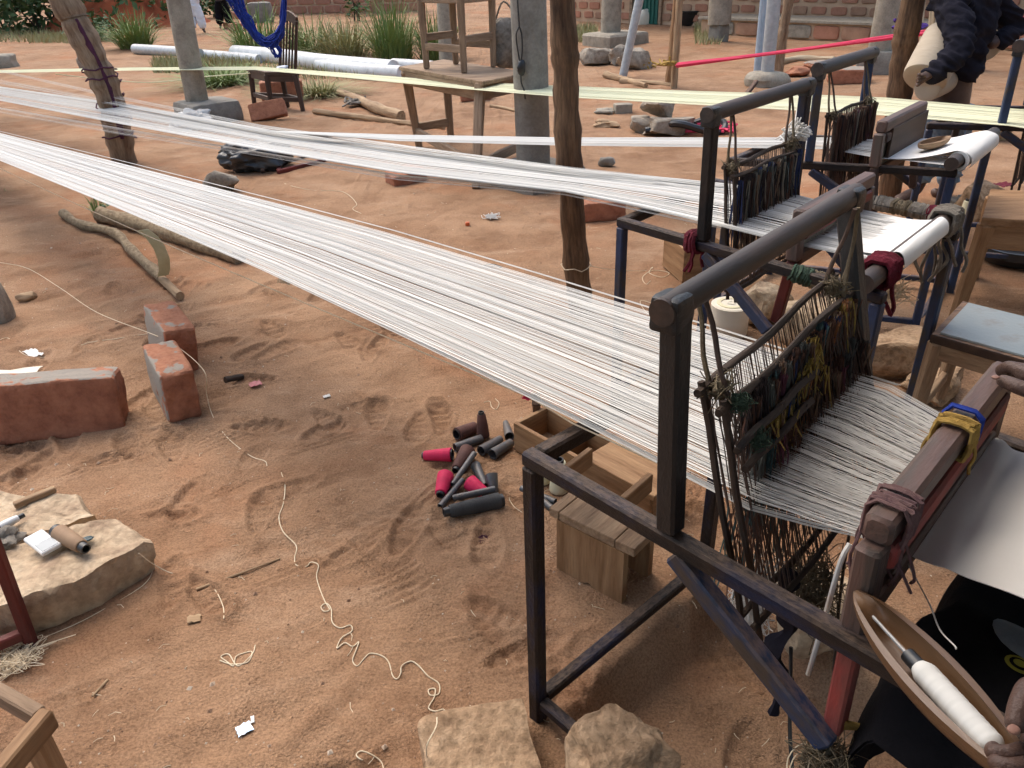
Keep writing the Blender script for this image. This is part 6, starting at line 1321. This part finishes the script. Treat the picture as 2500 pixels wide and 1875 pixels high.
    patch('printed_patch', mat('pale_blue_print', (.22, .27, .31), (.18, .22, .26), scale=20, rough=.9), a0, b0, .06, .05, .004)
    my = mat('yellow_print', (.42, .40, .06), (.32, .30, .05), rough=.9); mk = m_blackcl
    for k in range(2):
        a1, b1 = onlap(2190+k*24, 1432+k*12); patch('printed_rosette', my, a1, b1, .020, .016, .006); patch('rosette_ring', mk, a1, b1, .014, .011, .0075); patch('rosette_heart', my, a1, b1, .009, .007, .009)
    # shirt
    s2 = Sk(); s2.p('pel', L(1.23, .36, .60), (.18, .14)); s2.p('sp', L(1.235, .36, .76), (.16, .125), 'pel'); s2.p('ch', L(1.195, .36, .95), (.175, .13), 'sp'); s2.p('nk', L(1.16, .36, 1.06), .08, 'ch'); s2.p('a', L(1.17, .19, 1.0), .08, 'ch'); s2.p('a1', L(1.155, .08, .89), .07, 'a'); s2.p('b', L(1.17, .53, 1.0), .08, 'ch'); s2.p('b1', L(1.11, .66, .91), .07, 'b'); skin_mesh('shirt', s2.J, s2.E, m_blackcl, t, 2)
    head(t, L(1.10, .36, 1.25), .10, m_skin, m_plastd, -F1.d)
    # stool seat under the weaver
    st = thing('weaver_bench', 'low bench beneath the seated weaver at the right edge', 'bench', L(1.25, .36, 0)); mb = MB(); mb.bar(L(1.28, .1, .41), L(1.28, .62, .41), .26, .03); mb.build('seat', m_woodd, st)
    for v in (.13, .59):
        for u in (1.18, 1.38): mb = MB(); mb.bar(L(u, v, 0), L(u, v, .396), .04); mb.build('leg', m_woodd, st)
weaver()
# standing man with cloth rolls
m_rollc = mat('unbleached_cloth', (.52, .44, .34), (.44, .36, .27), scale=10, rough=.95, bump=.3, bscale=80, stretch=(1, .2, .2))
def man_rolls():
    f0 = at(1968, 440); yy = f0.y+.02
    def P(x, y, dy=0): d = ray(x, y); return Vector((0, 0, CAM_H))+d*((yy+dy)/d.y)
    t = thing('person', 'standing man in dark jersey and jeans carrying cream cloth rolls', 'person', Vector((f0.x, f0.y, 0)))
    hip = P(2055, 205); 
    s = Sk(); s.p('pel', hip, (.15, .12)); s.p('k0', P(2010, 320, -.05), .075, 'pel'); s.p('k1', P(2062, 325, .12), .075, 'pel'); s.p('a0', Vector((f0.x+.02, f0.y, .09)), .04, 'k0'); s.p('a1', P(2045, 425, .18), .04, 'k1'); s.p('t0', Vector((f0.x-.14, f0.y-.05, .035)), (.045, .03), 'a0'); e1 = P(2045, 425, .18); s.p('t1', Vector((e1.x-.14, e1.y-.05, .035)), (.045, .03), 'a1')
    s.p('ch', P(2092, 50), (.19, .13), 'pel'); s.p('nk', P(2100, -60), .06, 'ch'); s.p('hd', P(2098, -95), .07, 'nk')
    s.p('s0', P(2050, -15, -.12), .07, 'ch'); s.p('e0', P(2078, 108, -.38), .05, 's0'); s.p('h0', P(2012, 158, -.42), .035, 'e0'); s.p('f0', P(1990, 172, -.42), (.04, .02), 'h0')
    s.p('s1', P(2145, -20, .12), .07, 'ch'); s.p('e1', P(2196, 62, .1), .05, 's1'); s.p('h1', P(2135, 100, -.02), .035, 'e1')
    for q in range(4): s.chain('g%d_' % q, [P(1984-q*1, 164+q*7, -.44), P(1986, 160+q*7, -.47)], [.012, .010], 'f0')
    s.chain('gt', [P(1996, 160, -.46)], [.012], 'f0')
    skin_mesh('body', s.J, s.E, m_skin, t, 2)
    s = Sk(); s.p('pel', P(2062, 195), (.21, .16)); s.p('sp', P(2078, 110), (.20, .15), 'pel'); s.p('ch', P(2096, 35), (.23, .16), 'sp'); s.p('nk', P(2102, -45), .10, 'ch'); s.p('s0', P(2050, -15, -.12), .10, 'ch'); s.p('m0', P(2068, 50, -.27), .092, 's0'); s.p('e0', P(2080, 108, -.38), .085, 'm0'); s.p('h0', P(2018, 155, -.41), .066, 'e0'); s.p('w0', P(2000, 166, -.42), .058, 'h0'); s.p('s1', P(2145, -20, .12), .10, 'ch'); s.p('e1', P(2196, 64, .1), .078, 's1'); s.p('h1', P(2150, 96, .0), .055, 'e1'); skin_mesh('jersey', s.J, s.E, m_hood, t, 4, wrinkle=.035)
    s = Sk(); s.p('pel', P(2054, 222), (.19, .14)); s.p('h0', P(2030, 250, -.04), .115, 'pel'); s.p('k0', P(2008, 322, -.05), .095, 'h0'); s.p('a0', Vector((f0.x+.03, f0.y, .14)), .075, 'k0'); s.p('h1', P(2065, 255, .1), .115, 'pel'); s.p('k1', P(2062, 325, .12), .095, 'h1'); s.p('a1', P(2047, 405, .18), .075, 'k1'); skin_mesh('jeans', s.J, s.E, m_jean, t, 4, wrinkle=.025)
    head(t, P(2096, -115), .11, m_skin, m_plastd, (-.6, -.8, 0))
    for k, (a, b, r, lab) in enumerate((((1996, 172, -.22), (2046, 78, -.06), .135, 'large cream cloth roll under the arm of the standing man'), ((2002, 190, -.20), (2042, 172, -.05), .085, 'lower cream cloth roll against the hip of the standing man'), ((2122, 98, .22), (2150, 70, .36), .11, 'cream cloth roll behind the elbow of the standing man'))):
        A, B = P(*a), P(*b); mb = MB(); mb.lathe([(.0, .03), (.02, .02), (r*.5, .01), (r*.85, .0), (r*.97, .02), (r, .08), (r*1.01, .5), (r, .94), (r*.95, 1), (0, 1)], A, B, 28); tag(mb.build('cloth_roll', m_rollc), lab, 'cloth roll', 'cloth rolls carried by the man')
man_rolls()
tangle('purple yarn looped on the wooden peg behind the cloth rolls', at(1998, 78, .95)+Vector((0, .3, .0)), .12, .08, 16, .014, mat('violet_yarn', (.07, .03, .22), (.05, .02, .15), rough=.9), seed=51)
def standing(label, fx, fy, robe, trousers, h=1.72, seed=0, facing=(0, -1, 0), long=True):
    b = at(fx, fy); t = thing('person', label, 'person', b); s = Sk(); X = Vector((1, 0, 0))
    s.p('pel', b+Vector((0, 0, .9)), (.15, .11)); s.p('ch', b+Vector((0, 0, 1.3)), (.18, .12), 'pel'); s.p('nk', b+Vector((0, 0, 1.5)), .06, 'ch'); s.p('hd', b+Vector((0, 0, 1.58)), .07, 'nk')
    for k in (-1, 1):
        s.p('k%d' % k, b+X*.11*k+Vector((0, 0, .48)), .065, 'pel'); s.p('a%d' % k, b+X*.13*k+Vector((0, .05*k, .08)), .04, 'k%d' % k); s.p('f%d' % k, b+X*(.15*k+.05)+Vector((0, .05*k-.14, .035)), (.045, .03), 'a%d' % k)
        s.p('s%d' % k, b+X*.2*k+Vector((0, 0, 1.38)), .06, 'ch'); s.p('e%d' % k, b+X*.27*k+Vector((0, 0, 1.1)), .045, 's%d' % k); s.p('h%d' % k, b+X*.26*k+Vector((0, -.1, .88)), .035, 'e%d' % k); s.p('g%d' % k, b+X*.26*k+Vector((0, -.13, .78)), (.04, .02), 'h%d' % k)
    skin_mesh('body', s.J, s.E, m_skin, t, 2)
    s = Sk(); s.p('pel', b+Vector((0, 0, .88)), (.17, .13))
    for k in (-1, 1): s.p('k%d' % k, b+X*.11*k+Vector((0, 0, .48)), .125, 'pel'); s.p('a%d' % k, b+X*.13*k+Vector((0, .05*k, .10)), .11, 'k%d' % k)
    skin_mesh('trousers', s.J, s.E, trousers, t, 3, wrinkle=.03)
    s = Sk(); s.p('hem', b+Vector((0, 0, .62 if long else .85)), (.24, .19) if long else (.18, .14)); s.p('pel', b+Vector((0, 0, .95)), (.2, .15), 'hem'); s.p('ch', b+Vector((0, 0, 1.3)), (.21, .15), 'pel'); s.p('nk', b+Vector((0, 0, 1.47)), .08, 'ch')
    for k in (-1, 1): s.p('s%d' % k, b+X*.2*k+Vector((0, 0, 1.38)), .09, 'ch'); s.p('e%d' % k, b+X*.27*k+Vector((0, 0, 1.1)), .08, 's%d' % k)
    skin_mesh('tunic', s.J, s.E, robe, t, 3, wrinkle=.03); head(t, b+Vector((0, 0, 1.64)), .11, m_skin, m_plastd, facing)
standing('person in white tunic and trousers standing by the red mound', 430, 72, m_whitecl, m_whitecl, seed=1)
standing('person in black clothes standing right of the person in white', 488, 62, m_hood, m_blackcl, seed=2, long=False)
finish_org()
